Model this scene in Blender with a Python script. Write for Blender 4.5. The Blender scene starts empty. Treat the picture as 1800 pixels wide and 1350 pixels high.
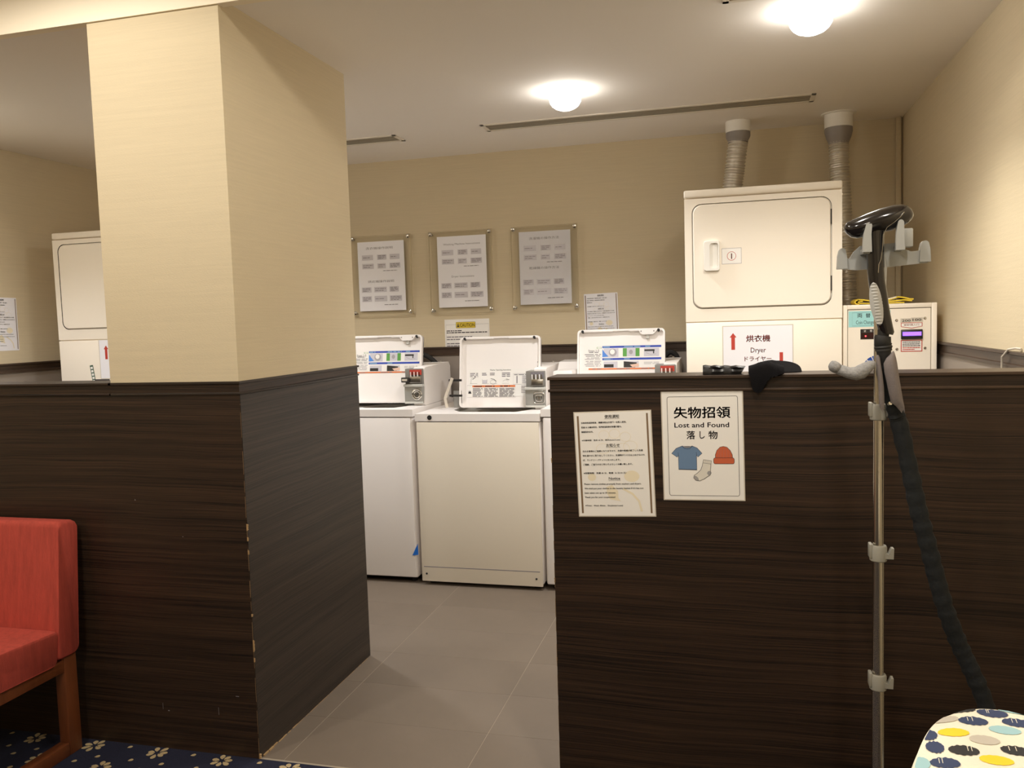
import bpy, bmesh, math, random
from mathutils import Vector, Matrix
random.seed(4)
S = bpy.context.scene
COL = S.collection
PI = math.pi

# ------------------------------------------------------------------ camera, light, exposure
H = 1.44
def make_camera():
    yaw, pitch, roll, f = 0.2608, 0.0750, -0.0308, 1465.55
    fw = Vector((-math.sin(yaw)*math.cos(pitch), math.cos(yaw)*math.cos(pitch), -math.sin(pitch)))
    r = Vector((math.cos(yaw), math.sin(yaw), 0)); u = r.cross(fw)
    r2 = r*math.cos(roll) + u*math.sin(roll); u2 = -r*math.sin(roll) + u*math.cos(roll)
    cd = bpy.data.cameras.new('camera'); cd.sensor_width = 36; cd.sensor_fit = 'HORIZONTAL'
    cd.lens = f/1800*36; cd.clip_start = 0.02
    co = bpy.data.objects.new('camera', cd); COL.objects.link(co)
    M = Matrix((r2, u2, -fw)).transposed().to_4x4(); M.translation = (0, 0, H)
    co.matrix_world = M
    S.camera = co
make_camera()
w = bpy.data.worlds.new('world'); S.world = w; w.use_nodes = True
w.node_tree.nodes['Background'].inputs[0].default_value = (1, .86, .68, 1)
w.node_tree.nodes['Background'].inputs[1].default_value = 0.0
S.view_settings.view_transform = 'Standard'; S.view_settings.look = 'None'
S.view_settings.exposure = 0.1; S.view_settings.gamma = 1.0; S.view_settings.use_curve_mapping = False

ZI, ZF, ZB = 2.485, 2.78, 2.461   # laundry ceiling, lounge ceiling, underside of the bulkhead between them
YF, YB = 2.381, 5.05             # lounge side of the half walls, back wall
XL, XR = -3.94, 0.904            # left and right walls
YN = -3.2                        # lounge wall behind the camera
WARM = (1.0, .925, .82); COOL = (1.0, .99, 1.0)
P_ROOM, P_LOUNGE = 62, 38
S.cycles.diffuse_bounces = 10; S.cycles.max_bounces = 14
# downlights: (x, y, ceiling z, power, colour)
DOWNLIGHTS = [(-.734, 3.852, ZI, P_ROOM, COOL), (.27, 3.141, ZI, P_ROOM*1.5, (1, .945, .87)), (-2.35, 3.88, ZI, P_ROOM, COOL), (-3.55, 2.95, ZI, P_ROOM*1.4, COOL),
              (-.12, 1.72, ZF, P_LOUNGE, WARM), (-2.0, 1.55, ZF, P_LOUNGE, WARM), (-3.3, 1.0, ZF, P_LOUNGE*.5, WARM),
              (.42, .75, ZF, P_LOUNGE, WARM), (-1.2, -.1, ZF, P_LOUNGE, WARM), (-2.9, -.2, ZF, P_LOUNGE*.6, WARM), (-.6, -1.9, ZF, P_LOUNGE, WARM)]
def spot(x, y, z, power, col, size=128, blend=1.0):
    l = bpy.data.lights.new('downlight_beam', 'SPOT'); l.energy = power; l.color = col
    l.spot_size = math.radians(size); l.spot_blend = blend; l.shadow_soft_size = .05
    o = bpy.data.objects.new('downlight_beam', l); o.location = (x, y, z); COL.objects.link(o)
for x, y, z, p, c in DOWNLIGHTS: spot(x, y, z-.10, p, c, 128 if z == ZI else 176, 1.0 if z == ZI else .3)

# ------------------------------------------------------------------ materials
MATS = {}
def srgb(c):
    return tuple((v/12.92 if v <= .04045 else ((v+.055)/1.055)**2.4) for v in [k/255 for k in c]) + (1,)
def mat(name, col, rough=.5, metal=0.0, bump=None, emit=None, alpha=None, coat=0, var=None, spec=None, trans=0):
    """col is sRGB 0-255. bump=(scale, strength); var=(scale, amount)"""
    m = bpy.data.materials.new(name); m.use_nodes = True; nt = m.node_tree; N = nt.nodes; L = nt.links
    b = N['Principled BSDF']; c = srgb(col)
    b.inputs['Base Color'].default_value = c; b.inputs['Roughness'].default_value = rough; b.inputs['Metallic'].default_value = metal
    if coat: b.inputs['Coat Weight'].default_value = coat; b.inputs['Coat Roughness'].default_value = .08
    if spec is not None: b.inputs['Specular IOR Level'].default_value = spec
    if emit: b.inputs['Emission Color'].default_value = srgb(emit[0]); b.inputs['Emission Strength'].default_value = emit[1]
    if alpha is not None: b.inputs['Alpha'].default_value = alpha
    if bump or var:
        tc = N.new('ShaderNodeTexCoord')
    if bump:
        n = N.new('ShaderNodeTexNoise'); mp = N.new('ShaderNodeMapping'); bp = N.new('ShaderNodeBump')
        sc = bump[0]; mp.inputs['Scale'].default_value = sc if isinstance(sc, tuple) else (sc, sc, sc)
        n.inputs['Scale'].default_value = 1; n.inputs['Detail'].default_value = 3
        bp.inputs['Strength'].default_value = bump[1]; bp.inputs['Distance'].default_value = .002
        L.new(tc.outputs['Object'], mp.inputs[0]); L.new(mp.outputs[0], n.inputs['Vector']); L.new(n.outputs[0], bp.inputs['Height']); L.new(bp.outputs[0], b.inputs['Normal'])
    if var:
        n = N.new('ShaderNodeTexNoise'); mp = N.new('ShaderNodeMapping'); rp = N.new('ShaderNodeValToRGB')
        sc = var[0]; mp.inputs['Scale'].default_value = sc if isinstance(sc, tuple) else (sc, sc, sc)
        n.inputs['Scale'].default_value = 1; n.inputs['Detail'].default_value = 5; n.inputs['Roughness'].default_value = .65
        a = var[1]
        rp.color_ramp.elements[0].position = .3; rp.color_ramp.elements[1].position = .7
        rp.color_ramp.elements[0].color = tuple(v*(1-a) for v in c[:3])+(1,); rp.color_ramp.elements[1].color = tuple(min(1, v*(1+a)) for v in c[:3])+(1,)
        L.new(tc.outputs['Object'], mp.inputs[0]); L.new(mp.outputs[0], n.inputs['Vector']); L.new(n.outputs[0], rp.inputs[0]); L.new(rp.outputs[0], b.inputs['Base Color'])
    MATS[name] = m
    return m
def wood(name, dark, light, rough=.36, zs=150, seed=0, hs=1.6):
    m = bpy.data.materials.new(name); m.use_nodes = True; nt = m.node_tree; N = nt.nodes; L = nt.links
    b = N['Principled BSDF']; tc = N.new('ShaderNodeTexCoord')
    warp = N.new('ShaderNodeTexNoise'); warp.inputs['Scale'].default_value = 1.3; warp.inputs['Detail'].default_value = 2
    wm = N.new('ShaderNodeVectorMath'); wm.operation = 'MULTIPLY'; wm.inputs[1].default_value = (0, 0, .045)
    ad = N.new('ShaderNodeVectorMath'); ad.operation = 'ADD'
    L.new(tc.outputs['Object'], warp.inputs['Vector']); L.new(warp.outputs['Color'], wm.inputs[0]); L.new(tc.outputs['Object'], ad.inputs[0]); L.new(wm.outputs[0], ad.inputs[1])
    mp = N.new('ShaderNodeMapping'); mp.inputs['Scale'].default_value = (hs, hs, zs); mp.inputs['Location'].default_value = (seed, seed, seed)
    n = N.new('ShaderNodeTexNoise'); n.inputs['Scale'].default_value = 1; n.inputs['Detail'].default_value = 6; n.inputs['Roughness'].default_value = .7
    mp2 = N.new('ShaderNodeMapping'); mp2.inputs['Scale'].default_value = (hs*.5, hs*.5, zs*.14); mp2.inputs['Location'].default_value = (seed+3, 1, 2)
    n2 = N.new('ShaderNodeTexNoise'); n2.inputs['Scale'].default_value = 1; n2.inputs['Detail'].default_value = 3
    mx = N.new('ShaderNodeMath'); mx.operation = 'MULTIPLY_ADD'; mx.inputs[1].default_value = .76
    m2 = N.new('ShaderNodeMath'); m2.operation = 'MULTIPLY'; m2.inputs[1].default_value = .24
    rp = N.new('ShaderNodeValToRGB'); e = rp.color_ramp.elements
    e[0].position = .40; e[1].position = .68; e[0].color = srgb(dark); e[1].color = srgb(light)
    L.new(ad.outputs[0], mp.inputs[0]); L.new(mp.outputs[0], n.inputs['Vector']); L.new(ad.outputs[0], mp2.inputs[0]); L.new(mp2.outputs[0], n2.inputs['Vector'])
    L.new(n2.outputs[0], m2.inputs[0]); L.new(n.outputs[0], mx.inputs[0]); L.new(m2.outputs[0], mx.inputs[2]); L.new(mx.outputs[0], rp.inputs[0]); L.new(rp.outputs[0], b.inputs['Base Color'])
    bp = N.new('ShaderNodeBump'); bp.inputs['Strength'].default_value = .12; bp.inputs['Distance'].default_value = .001
    L.new(n.outputs[0], bp.inputs['Height']); L.new(bp.outputs[0], b.inputs['Normal'])
    b.inputs['Roughness'].default_value = rough; b.inputs['Specular IOR Level'].default_value = .35
    MATS[name] = m
    return m
def acrylic(name):
    m = bpy.data.materials.new(name); m.use_nodes = True; nt = m.node_tree; N = nt.nodes; L = nt.links
    N.remove(N['Principled BSDF']); out = N['Material Output']
    t = N.new('ShaderNodeBsdfTransparent'); t.inputs[0].default_value = (.996, .994, .988, 1)
    g = N.new('ShaderNodeBsdfGlossy'); g.inputs['Roughness'].default_value = .03
    fr = N.new('ShaderNodeFresnel'); fr.inputs['IOR'].default_value = 1.34
    ge = N.new('ShaderNodeNewGeometry'); iv = N.new('ShaderNodeMath'); iv.operation = 'SUBTRACT'; iv.inputs[0].default_value = 1; L.new(ge.outputs['Backfacing'], iv.inputs[1])
    mu = N.new('ShaderNodeMath'); mu.operation = 'MULTIPLY'; L.new(fr.outputs[0], mu.inputs[0]); L.new(iv.outputs[0], mu.inputs[1])
    mx = N.new('ShaderNodeMixShader'); L.new(mu.outputs[0], mx.inputs[0]); L.new(t.outputs[0], mx.inputs[1]); L.new(g.outputs[0], mx.inputs[2]); L.new(mx.outputs[0], out.inputs[0])
    MATS[name] = m
    return m
wallpaper = mat('wallpaper', (208, 194, 164), .85, bump=((120, 120, 500), .25), var=((4, 4, 160), .035))
mat('ceiling_white', (244, 239, 232), .9, bump=(300, .1))
mat('lounge_ceiling', (250, 240, 218), .9, bump=(300, .1))
wood('wenge', (25, 19, 16), (74, 55, 41), .40, 380)
wood('wenge_side', (31, 26, 23), (70, 59, 50), .38, 330, 7)
wood('cap_wood', (52, 40, 32), (86, 68, 54), .38, 90, 3)
mat('chip', (170, 140, 98), .8); mat('worn', (120, 98, 72), .8)
mat('panel_grey', (150, 140, 130), .5, bump=(60, .05))
mat('grout', (152, 141, 124), .8)
mat('tile', (113, 101, 88), .55, bump=(14, .12), var=((3, 3, 3), .06))
mat('tile_b', (111, 99, 86), .55, bump=(14, .12), var=((3.4, 3, 3), .06))
mat('carpet_navy', (21, 25, 50), .95, bump=(600, .8), var=(200, .35))
mat('carpet_cream', (186, 166, 126), .95, bump=(600, .8), var=(300, .25))
mat('enamel', (244, 240, 237), .32)
mat('enamel_beige', (232, 224, 208), .32, coat=.2)
mat('enamel_warm', (244, 236, 222), .38)
mat('white_plastic', (240, 238, 232), .35)
mat('grey_plastic', (132, 130, 125), .4)
mat('light_grey_plastic', (196, 196, 190), .4)
mat('clear_grey', (150, 149, 143), .22, coat=.5)
mat('dark_plastic', (40, 38, 37), .4)
mat('black_gloss', (24, 21, 22), .16, coat=.4); mat('black_vinyl', (22, 20, 20), .34)
mat('black_matte', (30, 29, 28), .6); mat('black_cloth', (20, 19, 21), .95, bump=(300, .5), spec=.1)
mat('rubber', (36, 35, 34), .75)
mat('gap_dark', (52, 48, 44), .8)
mat('chrome', (215, 213, 208), .16, 1.0)
mat('steel', (190, 186, 178), .28, 1.0)
mat('pole_metal', (205, 200, 190), .22, 1.0)
mat('foil', (214, 208, 196), .38, .55, bump=(90, .5))
mat('duct_tape', (146, 140, 136), .5, .1, bump=(60, .3))
mat('paper', (242, 240, 236), .6)
mat('paper_cool', (240, 240, 246), .6)
mat('laminate_edge', (206, 198, 184), .35)
mat('ink', (38, 34, 40), .7)
mat('ink_grey', (122, 118, 124), .7)
mat('ink_pale', (168, 164, 168), .7)
mat('block_grey', (206, 204, 212), .7)
mat('brown_bar', (128, 104, 78), .7)
mat('pale_gold', (238, 228, 202), .7)
mat('red_ink', (188, 62, 48), .6)
mat('orange_ink', (226, 122, 62), .6)
mat('blue_ink', (48, 74, 178), .6)
mat('mid_blue', (84, 140, 222), .6)
mat('green_ink', (92, 160, 72), .6)
mat('skin_ink', (232, 196, 176), .6)
mat('yellow_ink', (216, 190, 60), .6)
mat('shirt_blue', (104, 132, 166), .7)
mat('hat_red', (198, 96, 60), .7)
mat('sock_grey', (222, 218, 208), .7)
mat('sock_heel', (160, 158, 158), .7)
mat('cyan_label', (160, 216, 218), .6)
mat('logo_blue', (30, 74, 160), .6)
mat('tape_blue', (20, 104, 200), .6)
mat('display', (52, 26, 24), .2)
mat('led', (255, 60, 60), .4, emit=((255, 60, 70), 4))
mat('purple_light', (120, 90, 220), .3, emit=((128, 84, 255), 2.2))
mat('lamp', (255, 255, 255), .4, emit=((255, 250, 242), 24))
mat('cloth_yellow', (224, 196, 62), .9, bump=(300, .5))
mat('fabric_red', (180, 72, 59), .9, bump=((260, 260, 60), .5), var=((60, 60, 8), .16))
mat('wood_red', (112, 62, 34), .42, var=((20, 20, 3), .2))
mat('glove_grey', (150, 150, 150), .95, bump=(260, .9), var=(160, .2))
mat('flap_grey', (122, 114, 112), .95, bump=(400, .5))
mat('hose_fabric', (25, 28, 30), .95, bump=(80, .8))
mat('bracket_grey', (166, 168, 166), .38)
mat('clamp_grey', (150, 148, 138), .5)
mat('grip', (176, 176, 172), .6)
mat('cover_white', (250, 244, 226), .85, bump=(300, .3))
mat('dot_navy', (62, 74, 108), .9); mat('dot_black', (56, 56, 58), .9); mat('dot_yellow', (250, 222, 60), .9)
mat('dot_grey', (206, 200, 188), .9); mat('dot_aqua', (170, 212, 220), .9)
mat('vent_metal', (228, 221, 208), .6); mat('vent_dark', (150, 142, 126), .7)
acrylic('acrylic')
mat('acrylic_edge', (206, 190, 158), .25)
mat('navy_tag', (60, 90, 70), .6)

# ------------------------------------------------------------------ mesh builder
class MB:
    def __init__(s): s.v = []; s.f = []; s.m = []; s.mats = []
    def mi(s, name):
        if name not in s.mats: s.mats.append(name)
        return s.mats.index(name)
    def add(s, vs, fs, m, M=None):
        k = len(s.v); i = s.mi(m)
        s.v += [tuple(M @ Vector(v)) if M else tuple(v) for v in vs]
        for f in fs: s.f.append([k+j for j in f]); s.m.append(i)
        return s
    def box(s, x0, x1, y0, y1, z0, z1, m, b=0, seg=2, M=None):
        if b:
            bm = bmesh.new(); bmesh.ops.create_cube(bm, size=1)
            for v in bm.verts: v.co = Vector(((x0+x1)/2+v.co.x*(x1-x0), (y0+y1)/2+v.co.y*(y1-y0), (z0+z1)/2+v.co.z*(z1-z0)))
            bmesh.ops.bevel(bm, geom=bm.edges[:], offset=b, segments=seg, profile=.5, affect='EDGES')
            bm.verts.index_update()
            s.add([v.co[:] for v in bm.verts], [[v.index for v in f.verts] for f in bm.faces], m, M); bm.free()
            return s
        vs = [(x, y, z) for x in (x0, x1) for y in (y0, y1) for z in (z0, z1)]
        return s.add(vs, [(0, 1, 3, 2), (4, 6, 7, 5), (0, 4, 5, 1), (2, 3, 7, 6), (0, 2, 6, 4), (1, 5, 7, 3)], m, M)
    def loft(s, rings, m, c0=True, c1=True, M=None, closed=True):
        n = len(rings[0]); vs = [p for r in rings for p in r]; fs = []
        for i in range(len(rings)-1):
            for j in range(n if closed else n-1):
                a, b = i*n+j, i*n+(j+1) % n
                fs.append((a, b, b+n, a+n))
        if c0: fs.append(tuple(range(n))[::-1])
        if c1: fs.append(tuple(range((len(rings)-1)*n, len(rings)*n)))
        return s.add(vs, fs, m, M)
    def tube(s, pts, r, m, n=12, c0=True, c1=True, ref=None, M=None):
        """r: radius, list of radii, or list of (a, b) half sizes"""
        pts = [Vector(p) for p in pts]; rings = []
        t = (pts[1]-pts[0]).normalized()
        a = Vector(ref) if ref else (Vector((0, 0, 1)) if abs(t.z) < .9 else Vector((1, 0, 0)))
        for i, p in enumerate(pts):
            t = (pts[min(i+1, len(pts)-1)]-pts[max(i-1, 0)]).normalized()
            a = (a-t*a.dot(t)).normalized(); b = t.cross(a)
            q = r[i] if isinstance(r, (list, tuple)) else r
            ra, rb = q if isinstance(q, (list, tuple)) else (q, q)
            rings.append([p+a*ra*math.cos(2*PI*k/n)+b*rb*math.sin(2*PI*k/n) for k in range(n)])
        return s.loft(rings, m, c0, c1, M)
    def cyl(s, p, q, r, m, r2=None, n=20, M=None): return s.tube([p, q], [r, r if r2 is None else r2], m, n, M=M)
    def prism(s, poly, axis, a0, a1, m, M=None):
        def P(u, v, a): return {'x': (a, u, v), 'y': (u, a, v), 'z': (u, v, a)}[axis]
        n = len(poly)
        return s.add([P(u, v, a0) for u, v in poly]+[P(u, v, a1) for u, v in poly],
                     [tuple(range(n)), tuple(range(n, 2*n))[::-1]]+[(i, i+n, (i+1) % n+n, (i+1) % n) for i in range(n)], m, M)
    def ball(s, c, rx, ry, rz, m, n=16, k=10, M=None):
        c = Vector(c); rings = []
        for i in range(k+1):
            a = PI*(i+.02 if i == 0 else i-.02 if i == k else i)/k
            rings.append([c+Vector((rx*math.sin(a)*math.cos(2*PI*j/n), ry*math.sin(a)*math.sin(2*PI*j/n), rz*math.cos(a))) for j in range(n)])
        return s.loft(rings, m, M=M)
    def flat(s, pts, m, M=None): return s.add(pts, [tuple(range(len(pts)))], m, M)
    def build(s, name, parent=None, loc=(0, 0, 0), rot=(0, 0, 0), sharp=35, kind=None, label=None, fix=True):
        me = bpy.data.meshes.new(name); me.from_pydata(s.v, [], s.f)
        for k in s.mats: me.materials.append(MATS[k])
        me.polygons.foreach_set('material_index', s.m)
        me.polygons.foreach_set('use_smooth', [True]*len(s.f))
        if fix:
            bm = bmesh.new(); bm.from_mesh(me); bmesh.ops.recalc_face_normals(bm, faces=bm.faces[:]); bm.to_mesh(me); bm.free()
        me.update(); me.set_sharp_from_angle(angle=math.radians(sharp))
        o = bpy.data.objects.new(name, me); COL.objects.link(o); o.location = loc; o.rotation_euler = rot
        if parent: o.parent = parent
        if kind: o['kind'] = kind
        if label: o['label'] = label
        return o
def thing(name, label, cat, loc=(0, 0, 0), rot=(0, 0, 0), group=None):
    o = bpy.data.objects.new(name, None); COL.objects.link(o); o.location = loc; o.rotation_euler = rot; o.empty_display_size = .05
    return tag(o, label, cat, group)
def tag(o, label, cat, group=None):
    o['label'] = label; o['category'] = cat
    if group: o['group'] = group
    return o
def copy_tree(o, parent=None):
    c = o.copy(); COL.objects.link(c)
    if parent: c.parent = parent
    for ch in list(o.children): copy_tree(ch, c)
    return c
def rrect(x0, x1, y0, y1, r, n=5):
    o = []
    for cx, cy, a in ((x1-r, y1-r, 0), (x0+r, y1-r, 1), (x0+r, y0+r, 2), (x1-r, y0+r, 3)):
        for k in range(n+1):
            t = (a+k/n)*PI/2; o.append((cx+r*math.cos(t), cy+r*math.sin(t)))
    return o

# ------------------------------------------------------------------ lettering and flat print
TXT = {}
def text_geo(st, bold=0.0):
    key = (st, bold)
    if key in TXT: return TXT[key]
    c = bpy.data.curves.new('lettering', 'FONT'); c.body = st; c.size = 1; c.resolution_u = 2; c.fill_mode = 'FRONT'
    o = bpy.data.objects.new('lettering', c); COL.objects.link(o)
    dg = bpy.context.evaluated_depsgraph_get(); dg.update()
    me = bpy.data.meshes.new_from_object(o.evaluated_get(dg))
    vs = [v.co[:2] for v in me.vertices]; fs = [tuple(p.vertices) for p in me.polygons]
    bpy.data.objects.remove(o); bpy.data.curves.remove(c); bpy.data.meshes.remove(me)
    if bold and len(vs) < 6000:
        v0, f0, n0 = vs, fs, len(vs); vs, fs = [], []
        for k, (dx, dy) in enumerate(((-bold, 0), (bold, 0), (0, bold), (0, -bold))):
            vs = vs+[(x+dx, y+dy) for x, y in v0]; fs = fs+[tuple(i+k*n0 for i in f) for f in f0]
    TXT[key] = (vs, fs)
    return TXT[key]
class Print:
    """flat print on a sheet: local x right, y down in fractions of the sheet (w x h); z outwards"""
    def __init__(s, w, h, z0=.0006, mb=None, ): s.w, s.h, s.z = w, h, z0; s.mb = mb or MB(); s.k = 0; s.fy = lambda y: y
    def pt(s, fx, fy, dz=0): return (fx*s.w-s.w/2, s.h/2-s.fy(fy)*s.h, s.z+dz)
    def nz(s): s.k += 1; return s.k*.00002
    def rect(s, x0, x1, y0, y1, m):
        d = s.nz(); s.mb.flat([s.pt(x0, y1, d), s.pt(x1, y1, d), s.pt(x1, y0, d), s.pt(x0, y0, d)], m); return s
    def poly(s, pts, m):
        d = s.nz(); s.mb.flat([s.pt(x, y, d) for x, y in pts], m); return s
    def stroke(s, pts, wd, m, closed=False):
        d = s.nz(); q = [Vector(s.pt(x, y, d)) for x, y in pts]; n = len(q); vs = []
        for i in range(n):
            a = q[i-1] if (i or closed) else q[i]; b = q[(i+1) % n] if (i < n-1 or closed) else q[i]
            t = (b-a); t = t.normalized() if t.length else Vector((1, 0, 0)); nn = Vector((-t.y, t.x, 0))*wd/2
            vs += [q[i]+nn, q[i]-nn]
        s.mb.add([v[:] for v in vs], [(2*i, 2*i+1, 2*((i+1) % n)+1, 2*((i+1) % n)) for i in range(n if closed else n-1)], m); return s
    def ell(s, cx, cy, rx, ry, m, n=24, a0=0, a1=2*PI, stroke=0):
        full = abs(a1-a0-2*PI) < .01
        pts = [(cx+rx*math.cos(a0+(a1-a0)*k/(n if full else n-1)), cy+ry*math.sin(a0+(a1-a0)*k/(n if full else n-1))) for k in range(n)]
        return s.stroke(pts, stroke, m, full) if stroke else s.poly(pts, m)
    def text(s, st, cy, hgt, m, x0=None, x1=None, cx=None, width=None, bold=.012):
        """centre line cy, glyph height hgt (fractions of h); fitted to x0..x1, or centred at cx with natural or given width"""
        vs, fs = text_geo(st, bold)
        if not vs: return s
        a, b = min(v[0] for v in vs), max(v[0] for v in vs); lo, hi = min(v[1] for v in vs), max(v[1] for v in vs)
        if all(ord(ch) < 256 for ch in st): lo, hi = -.0, .73
        sy = hgt*s.h/(hi-lo)
        if x0 is not None and x1 is not None: sx = (x1-x0)*s.w/(b-a); ox = x0*s.w-s.w/2-a*sx
        else:
            sx = (width*s.w/(b-a)) if width else sy
            ox = (cx*s.w-s.w/2-(a+b)/2*sx) if cx is not None else (x0*s.w-s.w/2-a*sx)
        oy = s.h/2-s.fy(cy)*s.h-(lo+hi)/2*sy; d = s.z+s.nz()
        s.mb.add([(ox+x*sx, oy+y*sy, d) for x, y in vs], fs, m); return s
    def greek(s, x0, x1, cy, hgt, m):
        """a line of print too small to read: word-long bars"""
        x = x0
        while x < x1-.001:
            l = min(random.uniform(.03, .11), x1-x); s.rect(x, x+l, cy-hgt/2, cy+hgt/2, m); x += l+.012
        return s
    def build(s, name, parent, label=None): return s.mb.build(name, parent, label=label, fix=False)
FRONT = (PI/2, 0, 0)
def sheet(name, label, cat, w, h, loc, rot, paper='paper', edge=None, tilt=0, group=None, t=.0008, parent=None):
    b = MB(); e = edge or 0
    b.box(-w/2-e, w/2+e, -h/2-e, h/2+e, 0, t*.6, 'laminate_edge' if edge else paper)
    if edge: b.box(-w/2, w/2, -h/2, h/2, t*.5, t, paper)
    o = b.build(name, parent, loc, rot); o.rotation_mode = 'XYZ'
    if tilt:
        M = Matrix.LocRotScale(Vector(loc), None, None) @ (Matrix.Rotation(rot[2], 4, 'Z') @ Matrix.Rotation(rot[0], 4, 'X') @ Matrix.Rotation(tilt, 4, 'Z'))
        o.matrix_local = M
    if label: tag(o, label, cat, group)
    return o

# ------------------------------------------------------------------ the room
def structure(name, mb, parent=None, **k): return mb.build(name, parent, kind=None if parent else 'structure', **k)
structure('floor', MB().box(XL-.1, XR+.1, YF, YB+.1, -.06, -.0006, 'grout'))
fl = bpy.data.objects['floor']
tiles = [MB().box(.0010, .6200, .0004, .3071, -.003, 0, m, b=.0003, seg=1) for m in ('tile', 'tile_b')]
tm = [t.build('tile', fl) for t in tiles]
first = [True, True]
for i in range(9):
    for j in range(9):
        x = -4.573+.621*i; y = YF+.012+.3075*j
        if x < XL-.62 or x > XR: continue
        k = (i*7+j*5) % 3 == 0
        if first[k]: o = tm[k]; first[k] = False
        else: o = tm[k].copy(); COL.objects.link(o)
        o.location = (x, y, 0)
cp = structure('floor_carpet', MB().box(XL-.1, XR+.1, YN-.1, YF, -.06, .001, 'carpet_navy'))
def flowers():
    b = MB(); R = random.Random(3)
    def petal(cx, cy, a, l, wd, z=.002):
        c, s_ = math.cos(a), math.sin(a)
        b.add([(cx+c*l*u-s_*wd*v, cy+s_*l*u+c*wd*v, z) for u, v in ((.25, 0), (.55, .8), (.85, 1), (1.05, .5), (1.1, 0), (1.05, -.5), (.85, -1), (.55, -.8))], [tuple(range(8))], 'carpet_cream')
    for i in range(-16, 14):
        for j in range(-24, 1):
            x = -1.672+.2535*i+(.127 if j % 2 else 0); y = 2.342-.118*(-j)
            if not (XL+.05 < x < XR-.05 and YN+.05 < y < YF-.02): continue
            n = 7
            for k in range(n): petal(x, y, 2*PI*k/n+.3+R.uniform(-.15, .15), .036*R.uniform(.85, 1.1), .009)
            for dx, dy in ((.13, .005), (.06, -.07), (-.06, -.07)):
                petal(x+dx-.008, y+dy, R.uniform(.4, .9), .022, .008)
    return b
flowers().build('flower_print', cp, fix=False, kind='stuff')

structure('wall_back', MB().box(XL-.12, XR+.12, YB, YB+.12, 0, ZF+.2, 'wallpaper'))
structure('wall_right', MB().box(XR, XR+.12, YN-.12, YB, 0, ZF+.2, 'wallpaper'))
structure('wall_left', MB().box(XL-.12, XL, YN-.12, YB, 0, ZF+.2, 'wallpaper'))
structure('wall_lounge', MB().box(XL, XR, YN-.12, YN, 0, ZF+.2, 'wallpaper'))
structure('ceiling', MB().box(XL, XR, YF, YB, ZI, ZI+.12, 'ceiling_white'))
structure('ceiling_lounge', MB().box(XL, XR, YN, YF, ZF, ZF+.12, 'lounge_ceiling'))
structure('wall_bulkhead', MB().box(XL, XR, YF-.006, YF+.03, ZB, ZF+.12, 'lounge_ceiling'))

# wainscot in the laundry: grey panel with a moulded wooden cap
def wainscot(nm, axis, a0, a1, face, sgn):
    b = MB()
    pr = [(0, 0), (.010, 0), (.010, 1.240), (0, 1.240)]
    cap = [(0, 1.236), (.018, 1.236), (.018, 1.247), (.013, 1.25), (.013, 1.278), (.022, 1.281), (.022, 1.290), (0, 1.290)]
    for poly, m in ((pr, 'panel_grey'), (cap, 'cap_wood')):
        b.prism([(face+sgn*u, v) for u, v in poly], axis, a0, a1, m)
    structure(nm, b)
wainscot('trim_1', 'x', XL, XR, YB, -1)
wainscot('trim_2', 'y', YF, YB-.02, XR, -1)
wainscot('trim_3', 'y', YF+.13, YB-.02, XL, 1)
# the pillar and the two half walls, all clad in dark wenge laminate with a moulded cap
XP, XPL, YP2 = -1.5527, -2.0483, 3.266
ZW = 1.2733
structure('wall_pillar', MB().box(XPL, XP-.002, YF+.002, YP2-.002, ZW-.002, ZI, 'wallpaper'))
def mould(b, x0, x1, y0, y1, m):
    """cap profile round a rectangular plan: lip, recess, bead"""
    b.box(x0-.006, x1+.006, y0-.006, y1+.006, ZW-.0085, ZW, m, b=.0012, seg=1)
    b.box(x0-.005, x1+.005, y0-.005, y1+.005, ZW-.044, ZW-.036, m, b=.002, seg=2)
b = MB()
b.box(XPL, XP, YF, YP2, 0, ZW-.001, 'wenge')
pil = structure('wall_pillar_cladding', b)
# the side face of the pillar: its own sheet of laminate
MB().box(XP, XP+.0015, YF+.0015, YP2, .002, ZW-.045, 'wenge_side').build('side_panel', pil)
c = MB(); mould(c, XPL, XP, YF, YP2, 'wenge_side'); structure('trim_4', c)
for nm, x0, x1, tr in (('wall_half_left', XL, XPL, 'trim_5'), ('wall_half_right', -.5215, XR, 'trim_6')):
    structure(nm, MB().box(x0, x1, YF, YF+.13, 0, ZW-.001, 'wenge'))
    c = MB(); mould(c, x0, x1, YF, YF+.13, 'cap_wood' if nm == 'wall_half_right' else 'wenge'); structure(tr, c)
# worn corner: pale core showing along the laminate edge
def chips(parent, x, y, lo, hi, spots, sgn):
    b = MB(); R = random.Random(9); z = lo
    while z < hi:
        l = R.uniform(.02, .09); wd = R.uniform(.0006, .0011)
        b.box(x-wd, x+wd*.5, y-.0006, y+wd, z, min(z+l, hi), 'worn'); z += l+R.uniform(.01, .05)
    for z0, l, wd in spots:
        l *= .75; wd *= .6
        n = 7; pl = [(x-.0005, z0)]+[(x+sgn*wd*(.35+.65*R.random()), z0+l*k/n) for k in range(1, n)]+[(x-.0005, z0+l)]
        b.prism([(u, v) for u, v in pl], 'y', y-.0016, y+.004, 'chip')
        pl2 = [(y-.0005, z0)]+[(y+wd*(.5+.8*R.random()), z0+l*k/n) for k in range(1, n)]+[(y-.0005, z0+l)]
        b.prism(pl2, 'x', x-.001, x+.0032 if sgn > 0 else x+.001, 'chip')
    return b.build('worn_edge', parent)
chips(pil, XP, YF, .02, 1.2, [(.78, .03, .008), (.745, .018, .004), (.70, .02, .003), (.49, .012, .006), (.37, .055, .006), (.335, .02, .004), (.0, .025, .012)], 1)
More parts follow.
